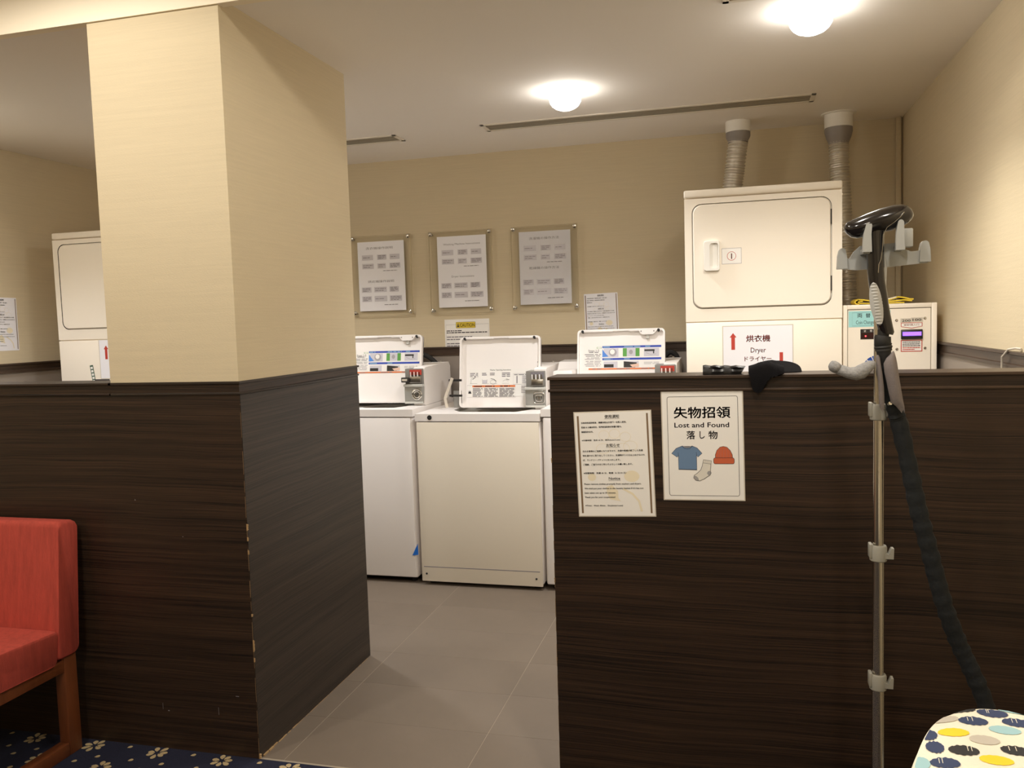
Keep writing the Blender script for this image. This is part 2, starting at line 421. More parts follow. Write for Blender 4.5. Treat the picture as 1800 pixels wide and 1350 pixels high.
chips(bpy.data.objects['wall_half_right'], -.5215, YF, .02, .9, [(1.02, .02, .004), (.66, .02, .004), (.42, .015, .003)], -1)
b = MB(); R = random.Random(5)
for k in range(26):
    y = YF+.02+.84*k/26; q = max(.25, 1-k/12); b.box(XP+.0016, XP+.0016+q*R.uniform(.002, .006), y, y+.034*R.uniform(.5, 1), 0, q*R.uniform(.002, .006), 'chip')
b.build('worn_base', pil)
b = MB()
for x, z, dx, dz in ((-1.92, .14, .001, .022), (-1.90, .135, .006, .003), (-1.70, .14, .001, .026), (-1.63, .21, .012, .002), (-1.98, .87, .003, .004), (-1.80, .75, .003, .002)):
    b.box(x, x+dx, YF-.0006, YF+.001, z, z+dz, 'ink_grey')
b.build('scratches', pil)

# ceiling fittings
def downlight(x, y, z, label, glow='lamp'):
    t = thing('ceiling_downlight', label, 'light', (x, y, z), group='ceiling downlights')
    n = 28; prof = [(.060, -.002), (.061, -.004), (.074, -.004), (.080, -.001), (.080, .0), (.060, .0)]
    vs = [(r*math.cos(2*PI*k/n), r*math.sin(2*PI*k/n), h) for k in range(n) for r, h in prof]; m = len(prof)
    MB().add(vs, [(k*m+j, k*m+(j+1) % m, ((k+1) % n)*m+(j+1) % m, ((k+1) % n)*m+j) for k in range(n) for j in range(m)], 'white_plastic').build('trim_ring', t)
    q = MB(); q.loft([[(r*math.cos(2*PI*k/n), r*math.sin(2*PI*k/n), h) for k in range(n)] for r, h in ((.056, -.0035), (.064, -.010), (.071, -.022), (.073, -.036), (.070, -.052), (.061, -.066), (.047, -.077), (.028, -.0845), (.009, -.087))], glow); q.build('lens', t)  # lens swollen into a globe that imitates round glare; real fitting is flush
    return t
lbl = ['round white ceiling downlight in front of the long slot vent', 'round warm ceiling downlight nearest the right wall', 'ceiling downlight hidden behind the cream pillar', 'ceiling downlight beyond the left edge of the picture']
for k, (x, y, z, p, c) in enumerate(DOWNLIGHTS[:4]): downlight(x, y, z, lbl[k])
def slot_vent(name, x0, x1, y0, y1, label, n=0):
    t = thing(name, label, 'vent', ((x0+x1)/2, (y0+y1)/2, ZI)); a, c = (x1-x0)/2, (y1-y0)/2; e = .022
    b = MB()
    for q in ((-a, a, -c, -c+e), (-a, a, c-e, c), (-a, -a+e, -c, c), (a-e, a, -c, c)): b.box(*q, -.004, 0, 'vent_metal', b=.001, seg=1)
    b.build('frame', t)
    MB().box(-a+e, a-e, -c+e, c-e, -.001, .0, 'vent_dark').build('recess_shade', t)  # flat dark sheet stands in for the shaded recess; no slot is cut
    ks = n or 2
    for k in range(ks):
        y = -c+e+(2*c-2*e)*(k+.5)/ks
        MB().box(-a+e, a-e, y-.006, y+.006, -.003, -.001, 'vent_dark').build('blade', t)
slot_vent('ceiling_vent', -1.291, .397, 4.33, 4.49, 'long narrow slot vent in the ceiling between downlight and back wall')
slot_vent('ceiling_vent', -2.95, -1.79, 4.37, 4.53, 'short end of a slot vent showing just past the pillar')
slot_vent('ceiling_vent', -.024, .136, 2.45, 2.985, 'ceiling vent cut off by the top of the picture beside the warm downlight', 6)
b = MB().box(.868, .894, 5.012, 5.038, 1.29, ZI, 'wallpaper', b=.004); tag(b.build('wall_conduit'), 'thin cream conduit running up the back right corner of the room', 'pipe')
pts = [(XR-.024, 3.02, 1.20), (XR-.028, 3.06, 1.25), (XR-.028, 3.12, 1.272), (XR-.02, 3.10, 1.30), (XR-.012, 3.04, 1.296)]
pts = [(XR-.026, 3.155, .6), (XR-.026, 3.15, 1.23), (XR-.03, 3.135, 1.27), (XR-.024, 3.09, 1.297), (XR-.012, 3.055, 1.302), (XR-.004, 3.03, 1.300)]
tag(MB().tube(pts, .0035, 'laminate_edge', 8).build('cable'), 'thin beige cable hooked over the cap of the right wall wainscot', 'cable')

# ------------------------------------------------------------------ washing machines
def washer(x0, yf, zd, kind, label):
    """x0: left side, yf: front face, zd: deck height. kind 'a' (round lock, blue lid label) or 'b' (plain front, text label)"""
    W, D = .698, .70; dk = .040
    t = thing('washing_machine', label, 'washer', (x0, yf, 0), group='top loading washing machines')
    en, fr = 'enamel', 'enamel_beige' if kind == 'b' else 'enamel'
    b = MB()
    if kind == 'a':
        b.box(.006, W-.006, .006, D-.02, .03, zd-dk-.004, en, b=.012, seg=3)
    else:
        b.box(.004, W-.004, .014, D-.02, .03, zd-dk-.004, en, b=.006)
    b.build('cabinet', t)
    MB().box(.03, W-.03, .05, D-.04, .018, .04, 'rubber').build('base', t)
    for fx in (.05, W-.05):
        for fy in (.06, D-.08): MB().cyl((fx, fy, 0), (fx, fy, .03), .018, 'rubber', n=12).build('foot', t)
    if kind == 'b':
        p = MB().box(.006, W-.006, 0, .016, .022, zd-dk-.005, fr, b=.004, seg=2)
        p.box(.02, W-.02, -.0008, .004, .102, .106, 'ink_grey')
        fp = p.build('front_panel', t)
        for fx in (.035, W-.04): MB().cyl((fx, -.003, .065), (fx, .004, .065), .0055, 'rubber', n=10).build('screw', fp)
    else:
        MB().box(.014, W-.014, 0.001, .008, .036, zd-dk-.006, fr, b=.003, seg=2).build('front_panel', t)
    # deck: a shallow box with a tub opening under the lid
    hx0, hx1, hy0, hy1 = .16, .60, .095, .56
    hole = [(hx0+.07, hy0), (hx1-.05, hy0), (hx1, hy0+.10), (hx1, hy1), (hx0, hy1), (hx0, hy0+.10)]
    outer = [(0, 0), (W, 0), (W, D), (0, D)]
    b = MB()
    for z in (zd,):
        vs = [(x, y, z) for x, y in outer]+[(x, y, z) for x, y in hole]
        b.add(vs, [(0, 1, 5, 4), (1, 6, 5), (1, 2, 7, 6), (2, 3, 8, 7), (3, 9, 8), (3, 0, 9), (0, 4, 9)], en)
    rim = [(0, 0, zd), (W, 0, zd), (W, D, zd), (0, D, zd)]
    r0 = [(x, y, zd-dk) for x, y in outer]
    b.add(rim+r0, [(0, 1, 5, 4), (1, 2, 6, 5), (2, 3, 7, 6), (3, 0, 4, 7)], en)
    b.add([(x, y, zd) for x, y in hole]+[(x, y, zd-.05) for x, y in hole], [(i, (i+1) % 6, (i+1) % 6+6, i+6) for i in range(6)], 'clear_grey')
    dobj = b.build('top_deck', t)
    # tub ring and drum below the opening
    b = MB(); n = 28; cx, cy = (hx0+hx1)/2, .37
    def ring(r, z): return [(cx+r*math.cos(2*PI*k/n), cy+r*math.sin(2*PI*k/n), z) for k in range(n)]
    b.loft([ring(.30, zd-.012), ring(.27, zd-.010), ring(.24, zd-.018), ring(.13, zd-.022), ring(.12, zd-.06), ring(.12, zd-.30)], 'light_grey_plastic', False, True)
    b.build('tub', t)
    for k in range(5):
        b = MB(); xx = hx0+.11+k*.05; b.box(xx, xx+.03, hy1-.02, hy1-.012, zd-.045, zd-.018, ('ink_grey', 'white_plastic', 'grey_plastic', 'white_plastic', 'ink_grey')[k])
        b.build('tub_label', t)
    if kind == 'a':
        MB().tube([(.335, -.006, zd-.02), (.335, .006, zd-.02)], [.008, .010], 'steel', 16).build('lock', dobj)
    else:
        MB().cyl((.085, -.002, zd-.020), (.085, .006, zd-.020), .013, 'black_matte', n=20).build('plug', dobj)
    # console with its coin meter
    cz0, cz1 = zd, zd+.222 if kind == 'a' else zd+.232
    cy0 = .375 if kind == 'b' else .215
    b = MB()
    side = [(.41, zd+.002), (.44, cz1-.05), (.50, cz1), (D-.03, cz1+.004), (D-.025, zd+.002)]
    b.prism(side, 'x', .004 if kind == 'a' else .20, W-.075, en)
    cb = b.build('console', t)
    f0 = .215
    side = [(f0, zd+.012), (f0+.012, zd+.10), (f0+.004, cz1-.012), (f0+.02, cz1-.004), (D-.055, cz1+.006), (D-.03, cz1-.02), (D-.025, zd+.002), (f0+.004, zd+.002)]
    MB().prism(side, 'x', W-.072, W-.004, en).build('console_end', cb)
    b = MB().tube([(W-.05, D-.07, cz1+.004), (W-.05, D-.07, cz1+.014)], .008, 'chrome', 12); b.build('button', cb)
    mx0, mx1, my = W-.118, W-.010, f0-.02
    m = thing_part('coin_box', t)
    z0, z1 = zd+.012, zd+.212; zm = zd+.118
    b = MB()
    b.box(mx0, mx1, my+.012, my+.13, zm, z1, 'grey_plastic', b=.003)
    b.box(mx0-.004, mx1, my+.003, my+.13, z0, zm-.006, 'clear_grey', b=.004)
    b.box(mx0-.006, mx1+.002, my-.008, my+.13, zm-.008, zm+.006, 'light_grey_plastic', b=.003)
    b.box(mx0-.004, mx1, my-.001, my+.01, z0, z0+.012, 'light_grey_plastic', b=.002)
    b.build('housing', m)
    b = MB(); b.box(mx0+.030, mx1-.006, my+.008, my+.013, z1-.035, z1-.006, 'red_ink' if kind == 'a' else 'ink_grey')
    for k in range(6): b.box(mx0+.034+k*.0105, mx0+.039+k*.0105, my+.006, my+.010, z1-.052, z1-.018, 'paper' if k % 2 == 0 else 'chrome')
    b.build('price_plate', m)
    b = MB(); b.box(mx0+.034, mx1-.008, my-.006, my+.012, zm+.012, zm+.05, 'steel', b=.003); b.build('coin_slide', m)
    if kind == 'a':
        b = MB(); b.box(mx0-.012, mx0+.034, my-.022, my+.006, zm+.018, zm+.046, 'dark_plastic', b=.003); b.box(mx0-.005, mx0+.026, my-.024, my-.02, zm+.026, zm+.038, 'laminate_edge'); b.build('slide_handle', m)
    lx, lz = (mx0+mx1)/2+.020, z0+.053
    b = MB(); n = 24
    if kind == 'a':
        for r, rr in ((.028, .0048), (.0175, .0036)):
            ringp = [(lx+r*math.cos(2*PI*k/n), my-.001, lz+r*math.sin(2*PI*k/n)) for k in range(n+1)]
            b.tube(ringp, rr, 'chrome', 8)
        b.cyl((lx, my-.006, lz), (lx, my+.004, lz), .0105, 'steel', n=20); b.box(lx-.0015, lx+.0015, my-.0075, my-.005, lz-.006, lz+.006, 'dark_plastic')
    else:
        for r, q in ((.028, .011), (.016, .007)):
            pl = rrect(lx-r, lx+r, lz-r*1.05, lz+r*1.05, q); pl.append(pl[0])
            b.tube([(u, my-.001, v) for u, v in pl], .003, 'chrome', 8)
        b.cyl((lx, my-.006, lz), (lx, my+.004, lz), .008, 'steel', n=16)
    b.build('coin_lock', m)
    # the open lid leaning back
    lw0, lw1 = (.135, .622) if kind == 'a' else (.165, .640)
    lh = .405; lean = math.radians(10 if kind == 'a' else 8)
    ly = .345 if kind == 'a' else .293
    lid = thing_part('lid', t, (0, ly, zd+.002), (-lean, 0, 0))
    b = MB()
    pl = rrect(lw0, lw1, 0, lh, .022); b.prism(pl, 'y', 0.004, .012, en)
    inn = rrect(lw0+.010, lw1-.010, .010, lh-.010, .016); n = len(pl)
    b.add([(u, -.020, v) for u, v in pl]+[(u, -.020, v) for u, v in inn]+[(u, .012, v) for u, v in pl]+[(u, .004, v) for u, v in inn],
          [(i, (i+1) % n, n+(i+1) % n, n+i) for i in range(n)]+[(i, 2*n+i, 2*n+(i+1) % n, (i+1) % n) for i in range(n)]+[(n+i, n+(i+1) % n, 3*n+(i+1) % n, 3*n+i) for i in range(n)], en)
    b.box(lw0+.02, lw0+.20, -.021, .0, lh-.014, lh-.002, en, b=.003)
    b.box(lw0+.29, lw1-.02, -.021, .0, lh-.014, lh-.002, en, b=.003)
    b.build('lid_panel', lid)
    for fx in (lw0+.03, lw1-.035):
        MB().tube([(fx, -.024, lh-.010), (fx, -.012, lh-.010), (fx, -.004, lh-.014)], [.007, .009, .006], 'rubber', 14).build('bumper', lid)
    if kind == 'a':
        bx = lw1-.145; b = MB()
        b.prism([(bx, lh-.004), (bx+.105, lh-.004), (bx+.092, lh-.024), (bx+.08, lh-.034), (bx+.02, lh-.034), (bx+.008, lh-.024)], 'y', -.022, -.012, en)
        for q in (.015, .085): b.cyl((bx+q, -.024, lh-.016), (bx+q, -.02, lh-.016), .0035, 'grey_plastic', n=8)
        b.box(bx+.042, bx+.058, -.012, .002, lh-.055, lh-.03, 'light_grey_plastic')
        b.build('latch_bracket', lid)
    lab = Print(lw1-lw0, lh, .0006); d = lab
    d.mb = MB()
    if kind == 'a': d.fy = lambda y: .225+(y-.47)*.635
    if kind == 'a':
        d.rect(.07, .97, .46, .98, 'paper')
        for y in (.47, .735): d.rect(.285, .955, y, y+.045, 'blue_ink')
        for a, l in ((.295, .08), (.53, .20), (.77, .08), (.295, .10), (.53, .06)):
            pass
        for y, xs in ((.4925, ((.295, .37), (.535, .72), (.775, .83))), (.7575, ((.30, .40), (.535, .60)))):
            for a, e in xs: d.greek(a, e, y, .012, 'cyan_label')
        d.rect(.30, .47, .525, .715, 'block_grey'); d.ell(.405, .615, .045, .085, 'ink_pale'); d.ell(.40, .60, .028, .055, 'paper'); d.poly([(.285, .535), (.315, .62), (.355, .70), (.285, .715)], 'mid_blue')
        d.rect(.52, .71, .525, .705, 'green_ink'); d.rect(.565, .665, .525, .705, 'block_grey'); d.ell(.612, .61, .022, .05, 'ink_pale')
        d.rect(.76, .93, .53, .71, 'block_grey'); d.rect(.765, .88, .56, .60, 'dark_plastic'); d.rect(.862, .875, .58, .65, 'dark_plastic'); d.stroke([(.78, .63), (.84, .675), (.9, .66)], .002, 'ink_pale')
        d.rect(.30, .46, .81, .945, 'block_grey'); d.rect(.305, .415, .87, .94, 'dark_plastic'); d.rect(.53, .70, .81, .945, 'block_grey'); d.poly([(.53, .81), (.68, .84), (.66, .945), (.53, .945)], 'dark_plastic'); d.poly([(.60, .885), (.70, .86), (.705, .93), (.63, .94)], 'skin_ink')
        for y in (.84, .87): d.greek(.76, .93, y, .01, 'ink_pale')
        d.rect(.22, .275, .49, .525, 'green_ink'); d.rect(.224, .271, .494, .521, 'paper')
        d.text('Steps 1-5', .565, .03, 'ink', cx=.185, bold=0); d.greek(.13, .24, .605, .016, 'ink_grey')
        for k, y in enumerate((.65, .685, .725, .755, .80, .835, .87, .905)): d.greek(.08+.012*(k % 3), .27-.01*(k % 2), y, .014, 'ink_grey' if k < 2 else 'ink_pale')
        d.rect(.125, .925, .955, .985, 'orange_ink')
        for a, e in ((.17, .27), (.45, .60), (.73, .86)): d.greek(a, e, .97, .014, 'ink_grey')
    else:
        d.rect(.10, .97, .455, .84, 'paper')
        d.text('Washer Operating Instructions', .468, .022, 'ink', x0=.37, x1=.63, bold=.01)
        for k, x in enumerate((.12, .27, .37, .52)):
            for q in range(3 if k in (0, 3) else 2): d.greek(x, x+(.10 if k in (0, 3) else .06), .515+q*.022, .012, 'ink_grey')
            d.stroke([(x, .66), (x+.09, .66)], .0012, 'ink_grey')
            if k == 0: d.stroke([(.13, .66), (.135, .585), (.17, .575)], .0015, 'ink_grey'); d.stroke([(.15, .60), (.19, .57)], .003, 'ink')
            if k == 1: d.rect(.275, .335, .61, .655, 'block_grey'); d.stroke([(.275, .60), (.28, .655), (.33, .655), (.335, .60)], .0012, 'ink_grey')
            if k == 2: d.ell(.41, .64, .035, .03, 'ink_grey', stroke=.0012); d.stroke([(.38, .59), (.42, .60), (.45, .63)], .0025, 'ink')
            if k == 3: d.stroke([(.53, .63), (.56, .61), (.60, .63)], .0012, 'ink_grey'); d.stroke([(.57, .60), (.61, .61)], .003, 'ink')
        d.stroke([(.66, .525), (.965, .525), (.965, .675), (.66, .675)], .001, 'ink_grey', True); d.rect(.70, .712, .555, .66, 'ink_grey')
        for k in range(6): d.greek(.77, .89, .56+.019*k, .009, 'ink_pale')
        d.greek(.67, .93, .54, .01, 'ink_grey')
        d.stroke([(.085, .685), (.69, .685), (.69, .855), (.085, .855)], .001, 'ink_pale', True); d.rect(.15, .685, .685, .71, 'orange_ink')
        for a in (.17, .31, .50): d.greek(a, a+.12, .698, .013, 'ink')
        for a, e in ((.155, .28), (.30, .47), (.49, .675)):
            for k in range(7): d.greek(a, e-.02*(k % 3 == 2), .73+.018*k, .009, 'ink_grey')
        d.poly([(.10, .80), (.108, .755), (.118, .78), (.125, .755), (.14, .80)], 'ink')
        for k in range(5): d.greek(.76, .90, .70+.022*k, .009, 'ink_pale')
        for y in (.36, .42, .45): d.rect(.955, .965, y, y+.015, 'ink_pale')
    lo = d.mb.build('instruction_label', lid, ((lw0+lw1)/2, .0036, lh/2), FRONT, fix=False)
    if kind == 'b':
        b = MB(); q = [(.155, .20, .18+zd), (.108, .20, .065+zd), (.118, .20, .012+zd)]
        b.tube([(x+.0, y, z) for x, y, z in q], [(.009, .004)]*3, 'laminate_edge', 8, ref=(1, 0, 0)); b.build('hinge_arm', t)
        b = MB()
        for z in (.165, .078): MB().box(.125, .20, .225, .235, zd+z-.006, zd+z+.006, 'dark_plastic').build('hinge_pin', t)
        b.box(.128, .175, .29, .30, zd+.004, zd+.10, 'grey_plastic'); b.build('hinge_bracket', t)
    else:
        b = MB(); b.box(.02, .13, .24, .42, zd+.002, zd+.185, en, b=.008)
        b.build('console_end', cb)
    return t
def thing_part(name, parent, loc=(0, 0, 0), rot=(0, 0, 0)):
    o = bpy.data.objects.new(name, None); COL.objects.link(o); o.parent = parent; o.location = loc; o.rotation_euler = rot; o.empty_display_size = .03
    return o
wl = washer(-2.403, 4.25, .975, 'a', 'white washing machine beside the pillar, with blue strips on its open lid label')
wm = washer(-1.686, 4.237, .952, 'b', 'middle washing machine with bare front panel and mostly plain white open lid')
wr = washer(-.984, 4.25, .975, 'a', 'washing machine mostly hidden behind the half wall, left of the numbered dryer')
tp = MB().add([(0, 0, 0), (-.036, 0, -.006), (-.002, 0, .062), (0, .001, 0), (-.036, .001, -.006), (-.002, .001, .062)], [(0, 1, 2), (5, 4, 3), (0, 2, 5, 3), (1, 0, 3, 4), (2, 1, 4, 5)], 'tape_blue')
tag(tp.build('blue_tape', loc=(-1.700, 4.246, .166)), 'small triangle of blue tape low between two washing machines', 'tape')
def hose(name, pts, label):
    P = [Vector(p) for p in pts]; out = []
    for i in range(len(P)-1):
        a, b_, c_, d = P[max(i-1, 0)], P[i], P[i+1], P[min(i+2, len(P)-1)]
        for k in range(8):
            t = k/8; out.append(.5*((2*b_)+(c_-a)*t+(2*a-5*b_+4*c_-d)*t*t+(3*b_-a-3*c_+d)*t**3))
    out.append(P[-1])
    tag(MB().tube(out, .016, 'rubber', 10).build(name), label, 'hose')
hose('drain_hose', [(-2.07, 5.0, .9), (-2.02, 5.0, 1.15), (-1.93, 4.995, 1.245), (-1.83, 4.995, 1.19), (-1.79, 4.99, 1.08), (-1.79, 4.99, .8)], 'black rubber hose looping behind the washing machine next to the pillar')
hose('drain_hose', [(-.55, 5.0, .9), (-.42, 5.0, 1.15), (-.36, 4.995, 1.23), (-.31, 4.995, 1.15), (-.29, 4.99, .8)], 'black rubber hose behind the washing machine next to the numbered dryer')

# ------------------------------------------------------------------ dryers
def dryer(x0, yf, label, mirror):
    W, D, ZT = .690, .70, 2.018; zs = 1.408
    t = thing('tumble_dryer', label, 'dryer', (x0, yf, 0), group='tall tumble dryers')
    e = 'enamel_warm'
    MB().box(.002, W-.002, .006, D, .03, ZT-.04, e, b=.004).build('cabinet', t)
    for fx in (.05, W-.05):
        for fy in (.06, D-.08): MB().cyl((fx, fy, 0), (fx, fy, .035), .018, 'rubber', n=12).build('foot', t)
    MB().box(0, W, -.006, D, ZT-.036, ZT, e, b=.008, seg=3).build('top_panel', t)
    def mx(x): return W-x if mirror else x
    # upper front with the door set in a gap
    dx0, dx1, dz0, dz1 = .040, .640, 1.474, 1.948
    out = rrect(dx0-.005, dx1+.005, dz0-.005, dz1+.005, .045, 6)
    b = MB(); n = len(out)
    fr = [(.002, ZT-.040), (W-.002, ZT-.040), (W-.002, zs+.003), (.002, zs+.003)]
    # frame built as four boxes with rounded inner corners
    k = n//4
    corners = [(W-.002, ZT-.040), (.002, ZT-.040), (.002, zs+.003), (W-.002, zs+.003)]
    for y in (-.004,):
        vs = [(u, y, v) for u, v in out]+[(u, y, v) for u, v in corners]; fs = []
        for c in range(4):
            for i in range(k-1): fs.append((c*k+i, c*k+i+1, n+c))
            fs.append((c*k+k-1, ((c+1)*k) % n, n+(c+1) % 4, n+c))
        b.add(vs, fs, e)
    b.add([(u, -.004, v) for u, v in out]+[(u, .010, v) for u, v in out], [(i, (i+1) % n, (i+1) % n+n, i+n) for i in range(n)], 'gap_dark')
    b.add([(u, -.004, v) for u, v in corners]+[(u, .010, v) for u, v in corners], [(i, (i+1) % 4, (i+1) % 4+4, i+4) for i in range(4)], e)
    b.build('front_frame', t)
    d = MB(); pl = rrect(dx0, dx1, dz0, dz1, .040, 6); ins = rrect(dx0+.004, dx1-.004, dz0+.004, dz1-.004, .037, 6)
    d.loft([[(u, .008, v) for u, v in pl], [(u, -.004, v) for u, v in pl], [(u, -.008, v) for u, v in ins]], e)
    do = d.build('door', t)
    hx = mx(.124); h = MB()
    h.loft([[(u, -.007, v) for u, v in rrect(hx-.036, hx+.036, 1.642, 1.782, .010, 3)], [(u, -.024, v) for u, v in rrect(hx-.034, hx+.034, 1.645, 1.779, .010, 3)]], 'white_plastic', False, False)
    o_, i_ = rrect(hx-.034, hx+.034, 1.645, 1.779, .010, 3), rrect(hx-.010, hx+.030, 1.655, 1.770, .012, 3)
    if mirror: i_ = rrect(hx-.030, hx+.010, 1.655, 1.770, .012, 3)
    m = len(o_)
    h.add([(u, -.024, v) for u, v in o_]+[(u, -.024, v) for u, v in i_]+[(u*.5+(hx+.02)*.5 if not mirror else u*.5+(hx-.02)*.5, -.0085, v) for u, v in i_],
          [(i, (i+1) % m, m+(i+1) % m, m+i) for i in range(m)]+[(m+i, m+(i+1) % m, 2*m+(i+1) % m, 2*m+i) for i in range(m)]+[tuple(range(2*m, 3*m))], 'white_plastic')
    h.build('handle', do)
    for z in (1.83, 1.535):
        q = mx(dx1+.0025); MB().box(q-.0028, q+.0028, -.0065, .008, z, z+.065, 'gap_dark').build('hinge', do)
    if not mirror:
        p = Print(.088, .072, .0002); p.rect(0, 1, 0, 1, 'ink_pale').rect(.02, .98, .025, .975, 'paper'); p.ell(.5, .5, .22, .27, 'red_ink', stroke=.002); p.text('1', .5, .36, 'red_ink', cx=.5)
        p.mb.build('number_label', do, (.212, -.0082, 1.708), FRONT, fix=False)
    MB().box(.003, W-.003, -.007, .008, .94, zs-.002, e, b=.004).build('lower_panel', t)
    MB().box(.003, W-.003, -.007, .008, .04, .932, e, b=.004).build('lower_panel', t)
    return t
d1 = dryer(-.216, 4.0, 'tall white dryer with a round number one label on its door', False)
d2 = dryer(-3.742, 3.97, 'white tumble dryer seen to the left of the cream pillar, cut off by it', True)
def dryer_sign(par, lx, lz):
    w_, h_ = .305, .215
    p = sheet('dryer_sign', None, None, w_, h_, (lx, -.0072, lz), FRONT, 'paper_cool', edge=.004, parent=par)
    q = Print(w_, h_, .001)
    a = Print(w_, h_, .001); a.poly([(.145, .14), (.195, .235), (.172, .235), (.172, .50), (.118, .50), (.118, .235), (.095, .235)], 'red_ink'); a.build('arrow', p)
    a = Print(w_, h_, .001); a.poly([(.815, .57), (.865, .57), (.865, .83), (.888, .83), (.84, .93), (.79, .83), (.815, .83)], 'red_ink'); a.build('arrow', p)
    q.text('烘衣機', .265, .15, 'red_ink', x0=.335, x1=.685, bold=.02); q.text('Dryer', .51, .11, 'red_ink', x0=.40, x1=.62, bold=.006); q.text('ドライヤー', .70, .10, 'red_ink', x0=.31, x1=.70, bold=.015)
    q.build('lettering', p)
dryer_sign(d1, .323, 1.277)
dryer_sign(d2, .430, 1.297)
b = MB().box(-.011, .011, -.0005, 0, -.052, .052, 'navy_tag')
for k in range(5): b.box(-.007, .007, -.0009, -.0004, -.046+.019*k, -.033+.019*k, 'paper')
so = b.build('strip', d2, (.222, -.0075, 1.213)); so.rotation_euler = (0, -.14, 0); so['label'] = 'green and white sticker'
MB().box(-.05, .05, -.001, 0, -.006, .006, 'ink').build('strip', d2, (.282, -.0075, 1.178))  # plain dark strip just below the sign

def duct(pts, r, cz, cr, flange, label):
    t = thing('dryer_duct', label, 'duct', (pts[0][0], pts[0][1], ZI), group='flexible exhaust ducts'); o = Vector(t.location)
    b = MB(); n = 28
    def ring(rr, z): return [(rr*math.cos(2*PI*k/n), rr*math.sin(2*PI*k/n), z) for k in range(n)]
    b.loft([ring(cr+flange, 0), ring(cr+flange, -.004), ring(cr, -.006), ring(cr, -cz), ring(cr-.006, -cz)], 'white_plastic', False, True); b.build('ceiling_collar', t)
    tz = .075 if flange else .045
    MB().loft([ring(cr-.002, -cz), ring(cr-.001, -cz-.02), ring(cr-.004 if not flange else r+.014, -cz-tz*.7), ring(r+.004, -cz-tz), ring(r+.003, -cz-tz-.01)], 'duct_tape').build('tape_band', t)
    P = [Vector((0, 0, -cz-tz))]+[Vector(p)-o for p in pts[1:]]; path = []
    for i in range(len(P)-1):
        a, c, d, e = P[max(i-1, 0)], P[i], P[i+1], P[min(i+2, len(P)-1)]
        m = max(4, int((d-c).length/.004))
        for k in range(m):
            s_ = k/m; path.append(.5*((2*c)+(d-a)*s_+(2*a-5*c+4*d-e)*s_*s_+(3*c-a-3*d+e)*s_**3))
    rad = [r*(1+(.075 if i % 4 < 2 else -.06)+random.uniform(-.012, .012)) for i in range(len(path))]
    MB().tube(path, rad, 'foil', 20).build('flexible_pipe', t)
duct([(.036, 4.80), (.020, 4.80, 2.25), (-.005, 4.81, 2.05), (-.03, 4.82, 1.7), (-.03, 4.82, 1.2)], .050, .058, .066, 0, 'silver flexible duct with slim collar rising behind the top of the numbered dryer')
duct([(.552, 4.82), (.556, 4.82, 2.2), (.572, 4.82, 1.9), (.590, 4.82, 1.6), (.60, 4.82, 1.0)], .048, .075, .072, .016, 'silver flexible duct with wide flange, running down between dryer and coin changer')

